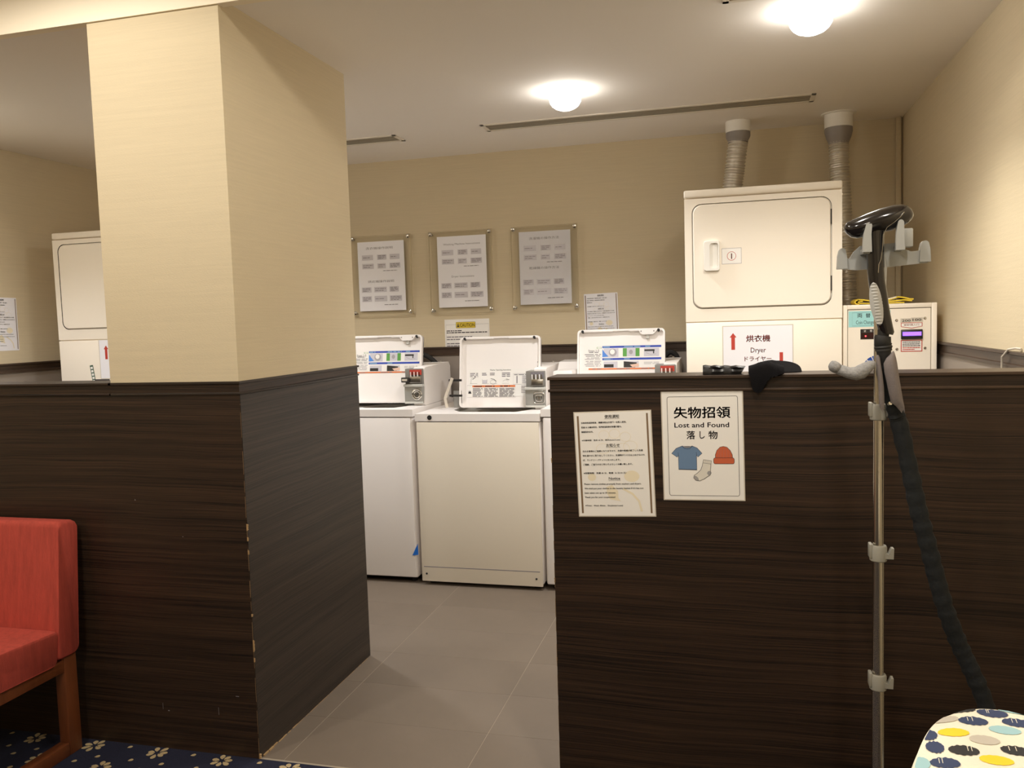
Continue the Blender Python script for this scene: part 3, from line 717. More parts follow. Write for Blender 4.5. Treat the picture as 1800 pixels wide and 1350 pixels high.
# ------------------------------------------------------------------ coin changer
def changer():
    x0, x1, yf, zt = .479, .868, 4.05, 1.466
    t = thing('coin_changer', 'cream coin changing machine with a purple lit note slot, beside the dryer', 'machine', (x0, yf, 0)); W = x1-x0; e = 'enamel_warm'
    MB().box(0, W, .004, .36, .9, zt, e, b=.004).build('cabinet', t)
    MB().box(.01, W-.01, .01, .35, 0, .9, 'panel_grey', b=.004).build('stand', t)
    b = MB(); z0 = .92
    for q in ((0, .020, z0, zt), (W-.022, W, z0, zt), (.020, W-.022, zt-.020, zt), (.020, W-.022, z0, z0+.02)): b.box(q[0], q[1], -.010, .006, q[2], q[3], e, b=.002)
    b.build('bezel', t)
    b = MB().box(.020, W-.022, .0, .005, z0+.02, zt-.020, 'gap_dark'); b.box(.0225, W-.0245, -.006, .002, z0+.022, zt-.0225, e, b=.001, seg=1); door = b.build('front_door', t)
    def dec(x, z, w_, h_): return Print(w_, h_, .0002), (x+w_/2-x0, -.0064, z-h_/2)
    p, l = dec(.504, 1.438, .175, .072); p.rect(0, 1, 0, 1, 'cyan_label'); p.stroke([(.09, .10), (.94, .10), (.94, .92), (.09, .92)], .0008, 'ink', True)
    p.text('両', .29, .27, 'ink', cx=.27, bold=.01); p.text('替', .29, .27, 'ink', cx=.47); p.text('機', .29, .27, 'ink', cx=.67); p.text('Coin Change Machine', .70, .24, 'ink', x0=.18, x1=.90, bold=0)
    p.mb.build('name_label', door, l, FRONT, fix=False)
    p, l = dec(.554, 1.356, .10, .046); p.rect(0, 1, 0, 1, 'dark_plastic'); p.rect(.04, .96, .36, .94, 'display')
    for k, ch in enumerate('兌幣額'): p.text(ch, .19, .22, 'paper', cx=.19+.26*k, bold=0)
    p.ell(.22, .68, .035, .07, 'led'); p.mb.build('display_panel', door, l, FRONT, fix=False)
    b = MB()
    for k in range(7):
        a0, a1 = PI*(.12+.13*k), PI*(.12+.13*k+.11)
        pts = [(.625+.062*math.cos(a), 1.175+.062*math.sin(a)) for a in (a0, (a0+a1)/2, a1)]+[(.625+.04*math.cos(a), 1.175+.04*math.sin(a)) for a in (a1, (a0+a1)/2, a0)]
        b.flat([(u-x0, -.0067, v) for u, v in pts], 'logo_blue')
    b.build('arrow_mark', door, fix=False)
    for x, z in ((.704, 1.392), (.820, 1.398), (.706, 1.263), (.821, 1.266)):
        MB().tube([(x-x0, -.005, z), (x-x0, -.008, z), (x-x0, -.0105, z)], [.0065, .006, .003], 'chrome', 14).build('screw', door)
    p, l = dec(.720, 1.402, .092, .022); p.rect(0, .48, .12, 1, 'laminate_edge'); p.rect(.48, 1, 0, .9, 'laminate_edge')
    p.text('200', .56, .5, 'ink', x0=.07, x1=.45, bold=.014); p.text('100', .44, .5, 'ink', x0=.54, x1=.93, bold=.014); p.mb.build('value_label', door, l, FRONT, fix=False)
    p, l = dec(.722, 1.380, .088, .026)
    p.poly([(0, 0), (1, 0), (1, .68), (.5, 1), (0, .68)], 'red_ink'); p.poly([(.03, .1), (.97, .1), (.97, .62), (.5, .9), (.03, .62)], 'paper'); p.text('紙鈔插入口', .37, .34, 'red_ink', x0=.14, x1=.84); p.mb.build('slot_arrow_label', door, l, FRONT, fix=False)
    s = MB(); X = .722-x0; s.box(X, X+.088, -.016, -.004, 1.307, 1.350, 'dark_plastic', b=.003); s.box(X+.006, X+.082, -.0175, -.014, 1.322, 1.339, 'purple_light'); s.build('note_slot', door)
    p, l = dec(.722, 1.303, .088, .052); p.rect(0, 1, 0, 1, 'red_ink'); p.rect(.04, .96, .07, .93, 'paper')
    for k, y in enumerate((.19, .35, .50, .66, .81)):
        p.greek(.08, .90 if k < 4 else .64, y, .075, 'ink' if k < 3 else 'red_ink')
    p.mb.build('notice_label', door, l, FRONT, fix=False)
changer()
b = MB(); n = 26; prof = []
for k in range(n+1):
    a = k/n*2.2*PI; r = .006+.0016*k/2.2/2; prof.append((.575+r*math.cos(a)*1.5, 1.480+r*math.sin(a)*.62))
t = thing('folded_cloth', 'yellow cloth folded on top of the coin changer', 'cloth', (.55, 4.12, 1.466))
b = MB()
def sheet_strip(pts, y0, y1, th, m):
    q = [Vector((x, 0, z)) for x, z in pts]; up, dn = [], []
    for i in range(len(q)):
        tg = (q[min(i+1, len(q)-1)]-q[max(i-1, 0)]).normalized(); nn = Vector((-tg.z, 0, tg.x))*th/2; up.append(q[i]+nn); dn.append(q[i]-nn)
    pl = [(v.x, v.z) for v in up]+[(v.x, v.z) for v in dn[::-1]]
    return MB().prism(pl, 'y', y0, y1, m)
fold = [(.025, .016), (.012, .016), (.005, .012), (.012, .0075), (.03, .006), (.10, .004), (.20, .005)]
sheet_strip(fold, .0, .14, .005, 'cloth_yellow').build('fold', t)
top = [(.03, .022), (.008, .024), (-.006, .018), (-.008, .009), (.004, .003), (.08, .0115), (.15, .016), (.20, .013)]
sheet_strip([(.006, .024), (-.004, .020), (-.009, .013), (-.004, .005), (.01, .0028)], .0, .14, .005, 'cloth_yellow').build('fold', t)
sheet_strip([(.004, .0245), (.03, .022), (.06, .017), (.13, .0175), (.175, .031), (.20, .027), (.222, .020), (.238, .019)], .0, .14, .006, 'cloth_yellow').build('fold', t)
sheet_strip([(.10, .010), (.16, .013), (.20, .017), (.232, .012)], .0, .14, .006, 'cloth_yellow').build('fold', t)
sheet_strip([(.128, .0225), (.150, .0265), (.166, .0315)], -.002, .05, .003, 'paper').build('tag', t)

# ------------------------------------------------------------------ notices and acrylic poster holders
def notice_print(q, full=True):
    q.poly([(.72+.10*math.cos(a), .62+.055*math.sin(a)) for a in [k*PI/10 for k in range(20)]], 'pale_gold')
    q.poly([(.38, .72), (.45, .70), (.53, .76), (.53, .83), (.56, .86), (.42, .84), (.38, .78)], 'pale_gold')
    q.ell(.19, .625, .055, .035, 'pale_gold'); q.stroke([(.60, .74), (.72, .79), (.80, .86), (.83, .96)], .006, 'pale_gold')
    for cx, cy in ((.38, .22), (.52, .21), (.66, .24)): q.ell(cx, cy, .07, .045, 'pale_gold', stroke=.0008)
    for cx, cy in ((.36, .35), (.62, .35), (.72, .33)): q.ell(cx, cy, .09, .05, 'pale_gold', stroke=.0008)
    q.rect(.030, .055, .03, .975, 'brown_bar'); q.rect(.945, .968, .02, .975, 'brown_bar')
    def ttl(s_, y, x0, x1): q.text(s_, y, .033, 'ink', x0=x0, x1=x1, bold=.018); q.rect(x0-.005, x1+.005, y+.0205, y+.0225, 'ink')
    ttl('使用須知', .042, .40, .59); ttl('お知らせ', .318, .405, .58)
    q.text('Notice', .637, .026, 'ink', x0=.415, x1=.565, bold=.012); q.rect(.41, .57, .6575, .6595, 'ink')
    for st, y, x1 in (('衣物洗完或烘乾後，請盡快取出方便下一位客人使用。', .098, .685), ('若過 30 分鐘未取出，我們將協助將衣物置於籃內。', .141, .62), ('謝謝您的合作。', .185, .24), ('※作業時間：洗衣 40 分．烘衣(6min/1coin)', .268, .59),
                      ('次のお客様のご迷惑になりますので、洗濯や乾燥が終了した洗濯', .372, .88), ('物を速やかに取り出してください。洗濯物が３０分以上出さなけれ', .415, .905), ('ば、ランドリー バケットにお入れします。', .458, .58), ('ご理解、ご協力のほど何とぞよろしくお願い致します。', .501, .74), ('※所要時間：洗濯 40 分．乾燥（6 分/10 元）', .585, .65),
                      ('Please remove clothes promptly from washers and dryers.', .690, .84), ('We shall put your clothes in the laundry basket if it\'s has not', .733, .865), ('been taken out up to 30 minutes.', .776, .50), ('Thank you for your cooperation!', .818, .49), ('※Time：Wash 40min．Dry(6min/1coin)', .903, .585)):
        q.text(st, y, .0185 if ord(st[0]) > 255 else .015, 'ink', x0=.082, x1=x1, bold=.02)
w_, h_ = .219, .303
p = sheet('notice_sheet', 'cream paper usage notice with brown side stripes taped to the dark half wall', 'notice', w_, h_, (-.336, YF-.0002, 1.0195), FRONT, 'paper', edge=.003, tilt=.030)
q = Print(w_, h_, .0009); notice_print(q); q.build('lettering', p)
p = sheet('notice_sheet', 'white usage notice on the back wall behind the third washing machine lid', 'notice', .205, .290, (-.772, YB-.0002, 1.448), FRONT, 'paper_cool', tilt=.022)
q = Print(.205, .290, .0009); notice_print(q); q.build('lettering', p)
p = sheet('notice_sheet', 'white usage notice on the laundry side wall left of the pillar', 'notice', .205, .297, (XL+.0002, 3.782, 1.511), (PI/2, 0, PI/2), 'paper_cool', tilt=-.008)
q = Print(.205, .297, .0009); notice_print(q); q.build('lettering', p)
# lost and found
w_, h_ = .219, .307
p = sheet('lost_and_found_sign', 'white Lost and Found sign with shirt, sock and hat pictures on the dark half wall', 'sign', w_, h_, (-.0865, YF-.0002, 1.0755), FRONT, 'paper', edge=.003, tilt=.012)
q = Print(w_, h_, .0009)
bd = rrect(.065, .945, .048, .965, .022, 4); q.stroke(bd, .0013, 'ink', True)
q.text('失物招領', .195, .108, 'ink', x0=.145, x1=.855, bold=.022)
q.text('Lost and Found', .308, .046, 'ink', x0=.15, x1=.835, bold=.016)
q.text('落', .402, .078, 'ink', x0=.300, x1=.410, bold=.018); q.text('し', .402, .070, 'ink', x0=.465, x1=.53, bold=.018); q.text('物', .402, .078, 'ink', x0=.575, x1=.69, bold=.018)
sh = [(.245, .502), (.165, .525), (.105, .572), (.175, .607), (.19, .592), (.19, .722), (.42, .726), (.42, .590), (.435, .606), (.49, .572), (.43, .522), (.365, .502), (.34, .516), (.305, .521), (.27, .516)]
q.poly(sh, 'shirt_blue'); q.stroke(sh, .0012, 'ink', True); q.poly([(.255, .504), (.355, .504), (.335, .513), (.305, .517), (.275, .513)], 'ink_grey'); q.stroke([(.24, .505), (.268, .526), (.305, .532), (.342, .526), (.37, .504)], .0009, 'ink'); q.stroke([(.19, .592), (.188, .563)], .0009, 'ink'); q.stroke([(.42, .59), (.418, .56)], .0009, 'ink')
q.stroke([(.19, .718), (.42, .722)], .0008, 'ink')
hat = [(.655, .615), (.655, .585), (.675, .545), (.715, .515), (.755, .508), (.80, .515), (.84, .545), (.865, .585), (.868, .615)]
q.poly(hat, 'hat_red'); q.stroke(hat, .0012, 'ink'); brim = rrect(.632, .888, .613, .668, .018, 4); q.poly(brim, 'hat_red'); q.stroke(brim, .0012, 'ink', True)
for x, c in ((.69, .02), (.72, .01), (.76, 0), (.80, -.01), (.835, -.02)): q.stroke([(x, .612), (x+c*.3, .56), (x+c, .525)], .0004, 'ink_grey')
sk = [(.505, .630), (.604, .640), (.592, .705), (.588, .735), (.597, .752), (.585, .772), (.555, .785), (.505, .810), (.455, .826), (.405, .822), (.376, .800), (.385, .775), (.425, .755), (.468, .725), (.487, .69)]
q.poly(sk, 'sock_grey'); q.poly([(.376, .800), (.385, .778), (.41, .782), (.435, .80), (.442, .825), (.405, .822)], 'sock_heel'); q.poly([(.597, .752), (.585, .772), (.562, .775), (.545, .755), (.56, .735), (.588, .735)], 'sock_heel'); q.stroke(sk, .0012, 'ink', True); q.stroke([(.498, .660), (.60, .670)], .0008, 'ink')
for k in range(5): q.stroke([(.515+.018*k, .634+.002*k), (.511+.018*k, .660+.002*k)], .0004, 'ink_grey')
q.build('lettering', p)
# caution sheet
p = sheet('caution_sheet', 'white sheet with yellow CAUTION heading on the back wall above the middle washing machine', 'notice', .297, .21, (-1.632, YB-.0002, 1.358), FRONT, 'paper', tilt=.0)
q = Print(.297, .21, .0009); q.stroke([(.03, .16), (.985, .155), (.985, .96), (.03, .96)], .0012, 'ink_grey', True)
q.poly(rrect(.255, .695, .08, .27, .02, 3), 'ink_grey'); q.poly(rrect(.26, .69, .087, .263, .02, 3), 'yellow_ink'); q.text('CAUTION', .175, .105, 'ink', x0=.345, x1=.675, bold=.012); q.poly([(.305, .115), (.335, .235), (.275, .235)], 'ink'); q.rect(.302, .308, .155, .20, 'yellow_ink'); q.rect(.302, .308, .21, .222, 'yellow_ink')
for k, (y, x1) in enumerate(((.345, .38), (.40, .96), (.53, .62), (.605, .95), (.73, .93), (.80, .55), (.87, .8))): q.greek(.04, x1, y, .028, 'ink' if k < 2 else 'ink_grey')
q.build('lettering', p)
def poster(xc, label, paper_off, rows, titles):
    t = thing('acrylic_poster_holder', label, 'poster frame', (xc, YB, 1.762), group='acrylic poster holders on the back wall')
    w2, h2 = .2065, .2545
    MB().box(-w2, w2, -.027, -.023, -h2, h2, 'acrylic', b=.0006, seg=1).build('front_plate', t)
    MB().box(-w2, w2, -.0205, -.0175, -h2, h2, 'acrylic', b=.0006, seg=1).build('back_plate', t)
    b = MB(); e = .0012
    for q in ((-w2-e, w2+e, -h2-e, -h2), (-w2-e, w2+e, h2, h2+e), (-w2-e, -w2, -h2, h2), (w2, w2+e, -h2, h2)): b.box(q[0], q[1], -.0272, -.0174, q[2], q[3], 'acrylic_edge')
    b.build('plate_edge', t)
    for sx in (-.1935, .1935):
        for sz in (-.240, .240):
            s_ = MB(); s_.tube([(sx, 0, sz), (sx, -.0174, sz)], .007, 'steel', 14); s_.tube([(sx, -.0271, sz), (sx, -.031, sz), (sx, -.036, sz), (sx, -.0385, sz)], [.0125, .0135, .0105, .004], 'chrome', 18); s_.build('standoff_bolt', t)
    pw, ph = .322, .445
    p = MB().box(-pw/2, pw/2, -ph/2, ph/2, 0, .0008, 'paper_cool').build('poster', t, (paper_off[0], -.0222, paper_off[1]), FRONT)
    q = Print(pw, ph, .0009)
    for (ti, y, x0, x1) in titles: q.text(ti, y, .036 if ord(ti[0]) > 255 else .027, 'ink_grey', x0=x0, x1=x1, bold=0)
    for y, hh, cols in rows:
        for x0, x1, nl in cols:
            q.rect(x0, x1, y, y+hh, 'block_grey')
            for k in range(nl): q.greek(x0+.02, x1-(.02 if k < nl-1 else .07), y+hh*(k+.9)/(nl+.8), .0085, 'ink_grey')
    for y in (.425, .915): q.greek(.54, .84, y, .008, 'ink_grey')
    q.build('lettering', p)
R1 = [(.19, .075, [(.09, .33, 1), (.42, .62, 3), (.69, .90, 1)]), (.315, .075, [(.09, .34, 2), (.42, .60, 2), (.68, .91, 3)]), (.655, .075, [(.06, .27, 3), (.33, .60, 2), (.66, .86, 4)]), (.785, .08, [(.06, .27, 3), (.33, .60, 1), (.66, .92, 3)])]
poster(-2.190, 'clear acrylic holder with an instruction poster, the one next to the pillar', (0, -.005), R1, [('洗衣機操作說明', .095, .18, .76), ('烘乾機操作說明', .575, .20, .76)])
poster(-1.651, 'clear acrylic holder whose top edge reflects warm light, above the CAUTION sheet', (.008, .0), R1, [('Washing Machine Instructions', .11, .13, .88), ('Dryer Instructions', .565, .28, .74)])
poster(-1.112, 'clear acrylic holder with an instruction poster, the one nearest the numbered dryer', (.003, .0), R1, [('洗濯機の操作方法', .095, .20, .78), ('乾燥機の操作方法', .50, .19, .77)])

# ------------------------------------------------------------------ lost things on the half wall
def crumple(grid, th, m, name, loc, label, cat):
    """grid: rows of points forming a cloth surface, given a thickness"""
    h, k = len(grid), len(grid[0]); P = [[Vector(p) for p in r] for r in grid]; top, bot = [], []
    for i in range(h):
        for j in range(k):
            du = P[i][min(j+1, k-1)]-P[i][max(j-1, 0)]; dv = P[min(i+1, h-1)][j]-P[max(i-1, 0)][j]; nn = du.cross(dv)
            nn = nn.normalized() if nn.length > 1e-9 else Vector((0, 0, 1)); top.append(P[i][j]+nn*th/2); bot.append(P[i][j]-nn*th/2)
    N = h*k; fs = []
    for i in range(h-1):
        for j in range(k-1):
            a = i*k+j; fs += [(a, a+1, a+k+1, a+k), (N+a, N+a+k, N+a+k+1, N+a+1)]
    bd = [j for j in range(k)]+[i*k+k-1 for i in range(1, h)]+[(h-1)*k+j for j in range(k-2, -1, -1)]+[i*k for i in range(h-2, 0, -1)]
    for i in range(len(bd)): a, c = bd[i], bd[(i+1) % len(bd)]; fs.append((a, N+a, N+c, c))
    o = MB().add([v[:] for v in top+bot], fs, m).build(name, loc=loc, sharp=60); return tag(o, label, cat) if label else o
b = MB(); R = random.Random(8); rings = []
for i in range(15):
    q = i/14; x = -.084+.106*q; top = .0265-.003*q+.0012*math.sin(i*1.7); y0, y1 = -.030, .020
    fold = .004*math.sin(i*.9); sk = .010*max(0, q-.9)*10
    rings.append([(x-.004*(1 if i == 14 else 0), y0, .0012), (x, y0-.002+fold*.4, .009), (x+sk*.3, y0+.003-fold*.5, .016), (x+sk*.7, y0+.001+fold*.5, top-.004), (x+sk, y0+.006, top), (x+sk, y1-.010, top-.001), (x+sk*.5, y1, top-.006), (x, y1, .0012)])
b.loft(rings, 'black_vinyl'); pouch = tag(b.build('folded_pouch', loc=(0, YF+.045, ZW), sharp=30), 'shiny black folded pouch lying on top of the half wall', 'pouch')
# cap: a thin crescent brim behind, soft cloth in front
rows = []
for i in range(8):
    v = i/7; row = []
    for j in range(19):
        u = j/18; a = PI*u
        x = .118-.067*math.cos(a)
        z = .001+v*(.0315*math.sin(a)**.8*(1.0 if u < .5 else .92)); y = .050+.030*v-.035*math.sin(a)*(1-v)
        row.append((x, y, z))
    rows.append(row)
crumple(rows, .003, 'black_cloth', 'cap_brim', (0, YF+.042, ZW), 'black curved cap brim standing on the half wall behind a dark cloth', 'cap')
rows = []
prof = [(.046, .002), (.042, .010), (.034, .019), (.024, .025), (.010, .025), (-.004, .018), (-.0125, .004), (-.0145, -.016), (-.0150, -.036), (-.0150, -.050)]
for i, (yy, zz) in enumerate(prof):
    v = i/(len(prof)-1); row = []
    for j in range(15):
        u = j/14
        lift = .0035*math.sin(u*9+i*.7)+.0025*math.sin(u*17+1.3*i)
        x0, x1 = (.040+.0*v, .132) if zz > 0 else (.040+.012*(v-.6)*2, .128-.06*(v-.6))
        x = x0+(x1-x0)*u
        hang = zz if zz > 0 else zz*((.78+.22*math.sin(min(1, u/.5)*PI)) if u < .5 else max(.12, .78-1.9*(u-.5)))
        hump = (.7+.45*math.sin(u*PI*.9+.25)) if zz > 0 else 1
        row.append((x, yy-abs(lift)*(.6 if zz <= 0.005 else .2), hang*hump+(abs(lift) if zz > 0.01 else 0)))
    rows.append(row)
crumple(rows, .0035, 'black_cloth', 'draped_cloth', (0, YF-.001, ZW), 'dark grey crumpled cloth hanging over the edge of the half wall', 'cloth')

# ------------------------------------------------------------------ garment steamer
YS = 2.0
def steamer():
    t = thing('garment_steamer', 'standing garment steamer with metal pole and black head before the half wall', 'garment steamer', (.312, YS, 0))
    X = lambda u: u-.312
    # base with water tank, below the picture
    b = MB(); b.loft([[(.16+(.19*s_)*math.cos(a), .02+.13*s_*math.sin(a), z) for a in [2*PI*k/28 for k in range(28)]] for s_, z in ((.90, .03), (1, .045), (1, .12), (.92, .16), (.7, .175))], 'dark_plastic'); b.build('base', t)
    b = MB(); b.loft([[(.20+.12*s_*math.cos(a), .02+.09*s_*math.sin(a), z) for a in [2*PI*k/24 for k in range(24)]] for s_, z in ((1, .17), (1, .30), (.9, .325), (.4, .33))], 'clear_grey'); b.build('water_tank', t)
    for wx, wy in ((.03, -.06), (.29, -.06), (.03, .10), (.29, .10)): MB().cyl((wx, wy-.012, .022), (wx, wy+.012, .022), .022, 'rubber', n=16).build('caster', t)
    b = MB().cyl((0, 0, .10), (0, 0, .20), .022, 'dark_plastic'); b.build('pole_socket', t)
    # telescopic pole: three sections with clamps
    secs = [(.15, .585, .0135), (.585, .885, .0125), (.885, 1.205, .0115), (1.205, 1.50, .0105)]
    for z0, z1, r in secs: MB().tube([(0, 0, z0), (0, 0, z1)], r, 'pole_metal', 20).build('pole_section', t)
    def clamp(z, lever=True):
        b = MB(); b.tube([(0, 0, z-.020), (0, 0, z-.018), (0, 0, z+.012), (0, 0, z+.016)], [.0165, .0185, .0185, .0165], 'clamp_grey', 20)
        b.box(-.0205, -.013, -.012, .012, z-.012, z+.020, 'clamp_grey', b=.002)
        if lever:
            b.prism([(.012, z-.012), (.030, z-.012), (.031, z+.012), (.026, z+.012), (.020, z-.002), (.012, z+.002)], 'y', -.014, .004, 'clamp_grey')
        else: b.box(.012, .026, -.012, .008, z-.012, z+.008, 'clamp_grey', b=.002)
        b.build('clamp', t)
    clamp(1.215, False); clamp(.894); clamp(.594)
    # hanger bracket with hooks
    b = MB(); yb = .012
    b.prism([(X(.232), 1.562), (X(.252), 1.556), (X(.262), 1.572), (X(.275), 1.583), (X(.350), 1.586), (X(.364), 1.572), (X(.378), 1.566), (X(.412), 1.568), (X(.412), 1.540), (X(.345), 1.535), (X(.27), 1.530), (X(.232), 1.534)], 'y', yb-.006, yb+.006, 'bracket_grey')
    b.build('hanger_bar', t)
    def hook(x, z0, z1, wd, y0, y1, lean=0):
        n = 6; pl = [(x-wd*1.15, z0), (x-wd, z0+(z1-z0)*.6)]+[(x+lean-wd*.8*math.cos(PI*k/n), z1-wd*.9+wd*.9*math.sin(PI*k/n)) for k in range(n+1)]+[(x+wd, z0+(z1-z0)*.6), (x+wd*1.15, z0)]
        MB().prism(pl, 'y', y0, y1, 'bracket_grey').build('hook', t)
    hook(X(.237), 1.534, 1.580, .0095, yb-.010, yb+.010)
    hook(X(.406), 1.542, 1.588, .0100, yb-.010, yb+.010)
    hook(X(.280), 1.565, 1.628, .0078, -.060, -.045, .003)
    hook(X(.345), 1.566, 1.630, .0075, -.060, -.045, .001)
    for x, z in ((.280, 1.57), (.350, 1.575)): MB().box(X(x)-.007, X(x)+.007, -.05, yb, z-.008, z+.004, 'bracket_grey', b=.002).build('hook_arm', t)
    MB().box(X(.352), X(.372), -.05, -.02, 1.572, 1.612, 'bracket_grey', b=.003).build('hook_arm', t)
    MB().tube([(0, 0, 1.49), (0, 0, 1.54), (0, .006, 1.56)], [.015, .017, .014], 'bracket_grey', 16).build('pole_top', t)
    # steam head and handle
    b = MB(); n = 18; rings = []
    ax = [(.2365, 1.620, .004, .006), (.241, 1.6205, .012, .015), (.251, 1.6185, .0185, .022), (.263, 1.6195, .0225, .027), (.282, 1.625, .0245, .030), (.309, 1.6325, .0262, .032), (.333, 1.637, .0268, .031), (.350, 1.6405, .0245, .028), (.363, 1.642, .0195, .023), (.371, 1.642, .012, .015), (.3755, 1.641, .003, .004)]
    for x, z, rz, ry in ax: rings.append([(X(x), -.030+ry*math.cos(2*PI*k/n), z+rz*math.sin(2*PI*k/n)) for k in range(n)])
    b.loft(rings, 'black_gloss'); hd = b.build('steam_head', t)
    hl = [(.301, 1.640, .022), (.299, 1.621, .021), (.298, 1.598, .0197), (.299, 1.574, .0187), (.3005, 1.5505, .0175), (.301, 1.527, .0178), (.303, 1.503, .0173), (.3065, 1.479, .0175), (.3095, 1.4555, .0177), (.313, 1.4315, .0178), (.319, 1.4075, .0172), (.322, 1.3955, .0168), (.3225, 1.388, .0130)]
    path = [(x, z) for x, z, r in hl]; rad = [(r, .020-.0003*i) for i, (x, z, r) in enumerate(hl)]
    b = MB(); rings = []
    for (x, z), (ra, rb) in zip(path, rad): rings.append([(X(x)+ra*math.cos(2*PI*k/n), -.030+rb*math.sin(2*PI*k/n), z+ra*.25*math.cos(2*PI*k/n)*(-1 if z < 1.43 else 0)) for k in range(n)])
    b.loft(rings, 'black_gloss'); hnd = b.build('handle', t)
    seam = [(.352, 1.645), (.345, 1.636), (.334, 1.626), (.320, 1.616), (.312, 1.600), (.311, 1.570), (.308, 1.548), (.304, 1.538), (.303, 1.520)]
    MB().tube([(X(x), -.0495 if z < 1.60 else (-.0525 if z < 1.62 else -.0600), z) for x, z in seam], .0008, 'chrome', 6).build('seam_line', hnd)
    # ribbed grip, an oval lying on the front of the handle
    g = MB(); rows = []; cx, cz, la, lb = .2995, 1.4535, .047, .0125; tl = .14
    for i in range(29):
        v = -1+2*i/28; hw = lb*math.sqrt(max(0, 1-v*v))+.0003
        row = []
        for j in range(9):
            uu = -1+2*j/8; xx = uu*hw; zz = v*la
            px = cx+xx*math.cos(tl)-zz*math.sin(tl); pz = cz+xx*math.sin(tl)*.4+zz*math.cos(tl)
            row.append((X(px), -.0515+.006*(uu*hw/lb)**2*(1 if True else 0)-.0012*(i % 2)-.0015*(1-v*v), pz))
        rows.append(row)
    g.loft(rows, 'grip', False, False, closed=False)
    g.loft([rows[0]]+[[(p[0], -.044, p[2]) for p in (r[0], r[-1])] for r in ()]+rows[1:2], 'grip', False, False, closed=False)
    g.build('grip_pad', hnd)
    # coupling and hose
    b = MB(); b.tube([(X(.3175), -.030, 1.396), (X(.316), -.030, 1.380)], [.0125, .0115], 'black_matte', 16)
    b.tube([(X(.3155), -.030, 1.384), (X(.315), -.030, 1.381), (X(.3155), -.030, 1.366), (X(.316), -.030, 1.364)], [.0155, .0172, .0172, .016], 'black_matte', 18)
    b.tube([(X(.316), -.030, 1.366), (X(.3163), -.030, 1.362), (X(.3166), -.030, 1.359), (X(.317), -.030, 1.355), (X(.3172), -.030, 1.351)], [.0185, .017, .0192, .017, .0178], 'black_matte', 18)
    b.tube([(X(.3172), -.030, 1.352), (X(.320), -.030, 1.322), (X(.322), -.030, 1.312)], [.0155, .0135, .011], 'black_matte', 18)
    b.build('hose_coupling', t)
    hp = [(.322, 1.32, -.03), (.331, 1.26, -.026), (.343, 1.215, -.02), (.352, 1.188, -.015), (.375, 1.08, -.015), (.392, .995, -.015), (.412, .916, -.015), (.432, .835, -.012), (.453, .761, -.01), (.480, .69, .0), (.504, .635, .0), (.530, .57, .0), (.545, .50, .0), (.548, .42, .0), (.54, .36, .0), (.515, .32, .01)]
    P = [Vector((X(x), y, z)) for x, z, y in hp]; path = []
    for i in range(len(P)-1):
        a, c, d, e = P[max(i-1, 0)], P[i], P[i+1], P[min(i+2, len(P)-1)]
        for k in range(8):
            s_ = k/8; path.append(.5*((2*c)+(d-a)*s_+(2*a-5*c+4*d-e)*s_*s_+(3*c-a-3*d+e)*s_**3))
    R = random.Random(2); rad = [(.0155 if i < 18 else .0182)*(1+.07*math.sin(i*1.9)+R.uniform(-.05, .05)) for i in range(len(path))]
    MB().tube(path, rad, 'hose_fabric', 14).build('hose', t)
    # two fabric flaps of the open hose cover
    def flap(c, name='hose_cover_flap'):
        rows = []
        for (xa, xb, z, y, bow) in c: rows.append([(X(xa+(xb-xa)*k/6), y-bow*math.sin(PI*k/6), z+.006*math.sin(PI*k/6)) for k in range(7)])
        h, k = len(rows), 7
        b = MB(); fr = [p for r in rows for p in r]; bk = [(p[0], p[1]+.005, p[2]) for p in fr]; N = len(fr); fs = []
        for i in range(h-1):
            for j in range(k-1): a = i*k+j; fs += [(a, a+1, a+k+1, a+k), (N+a, N+a+k, N+a+k+1, N+a+1)]
        bd = [j for j in range(k)]+[i*k+k-1 for i in range(1, h)]+[(h-1)*k+j for j in range(k-2, -1, -1)]+[i*k for i in range(h-2, 0, -1)]
        for i in range(len(bd)): a, c_ = bd[i], bd[(i+1) % len(bd)]; fs.append((a, N+a, N+c_, c_))
        b.add(fr+bk, fs, 'flap_grey'); b.build(name, t, sharp=60)
    flap([(.330, .3365, 1.345, -.050, .003), (.320, .3385, 1.336, -.053, .006), (.314, .3405, 1.324, -.055, .009), (.3155, .343, 1.305, -.055, .010), (.320, .346, 1.284, -.055, .010), (.3245, .350, 1.260, -.054, .009), (.329, .3535, 1.240, -.053, .007), (.339, .3555, 1.231, -.052, .004), (.348, .357, 1.220, -.050, .002), (.351, .3565, 1.216, -.049, .001)])
    flap([(.299, .307, 1.337, -.046, .002), (.300, .3085, 1.328, -.047, .003), (.302, .3125, 1.300, -.048, .004), (.3045, .3155, 1.270, -.048, .004), (.306, .3165, 1.240, -.047, .003), (.308, .3165, 1.228, -.046, .002), (.313, .3165, 1.219, -.045, .001)])
    MB().tube([(X(.325), -.046, 1.235), (X(.3275), -.053, 1.238)], [.003, .004], 'chrome', 12).build('snap_button', t)
    return t
steamer()
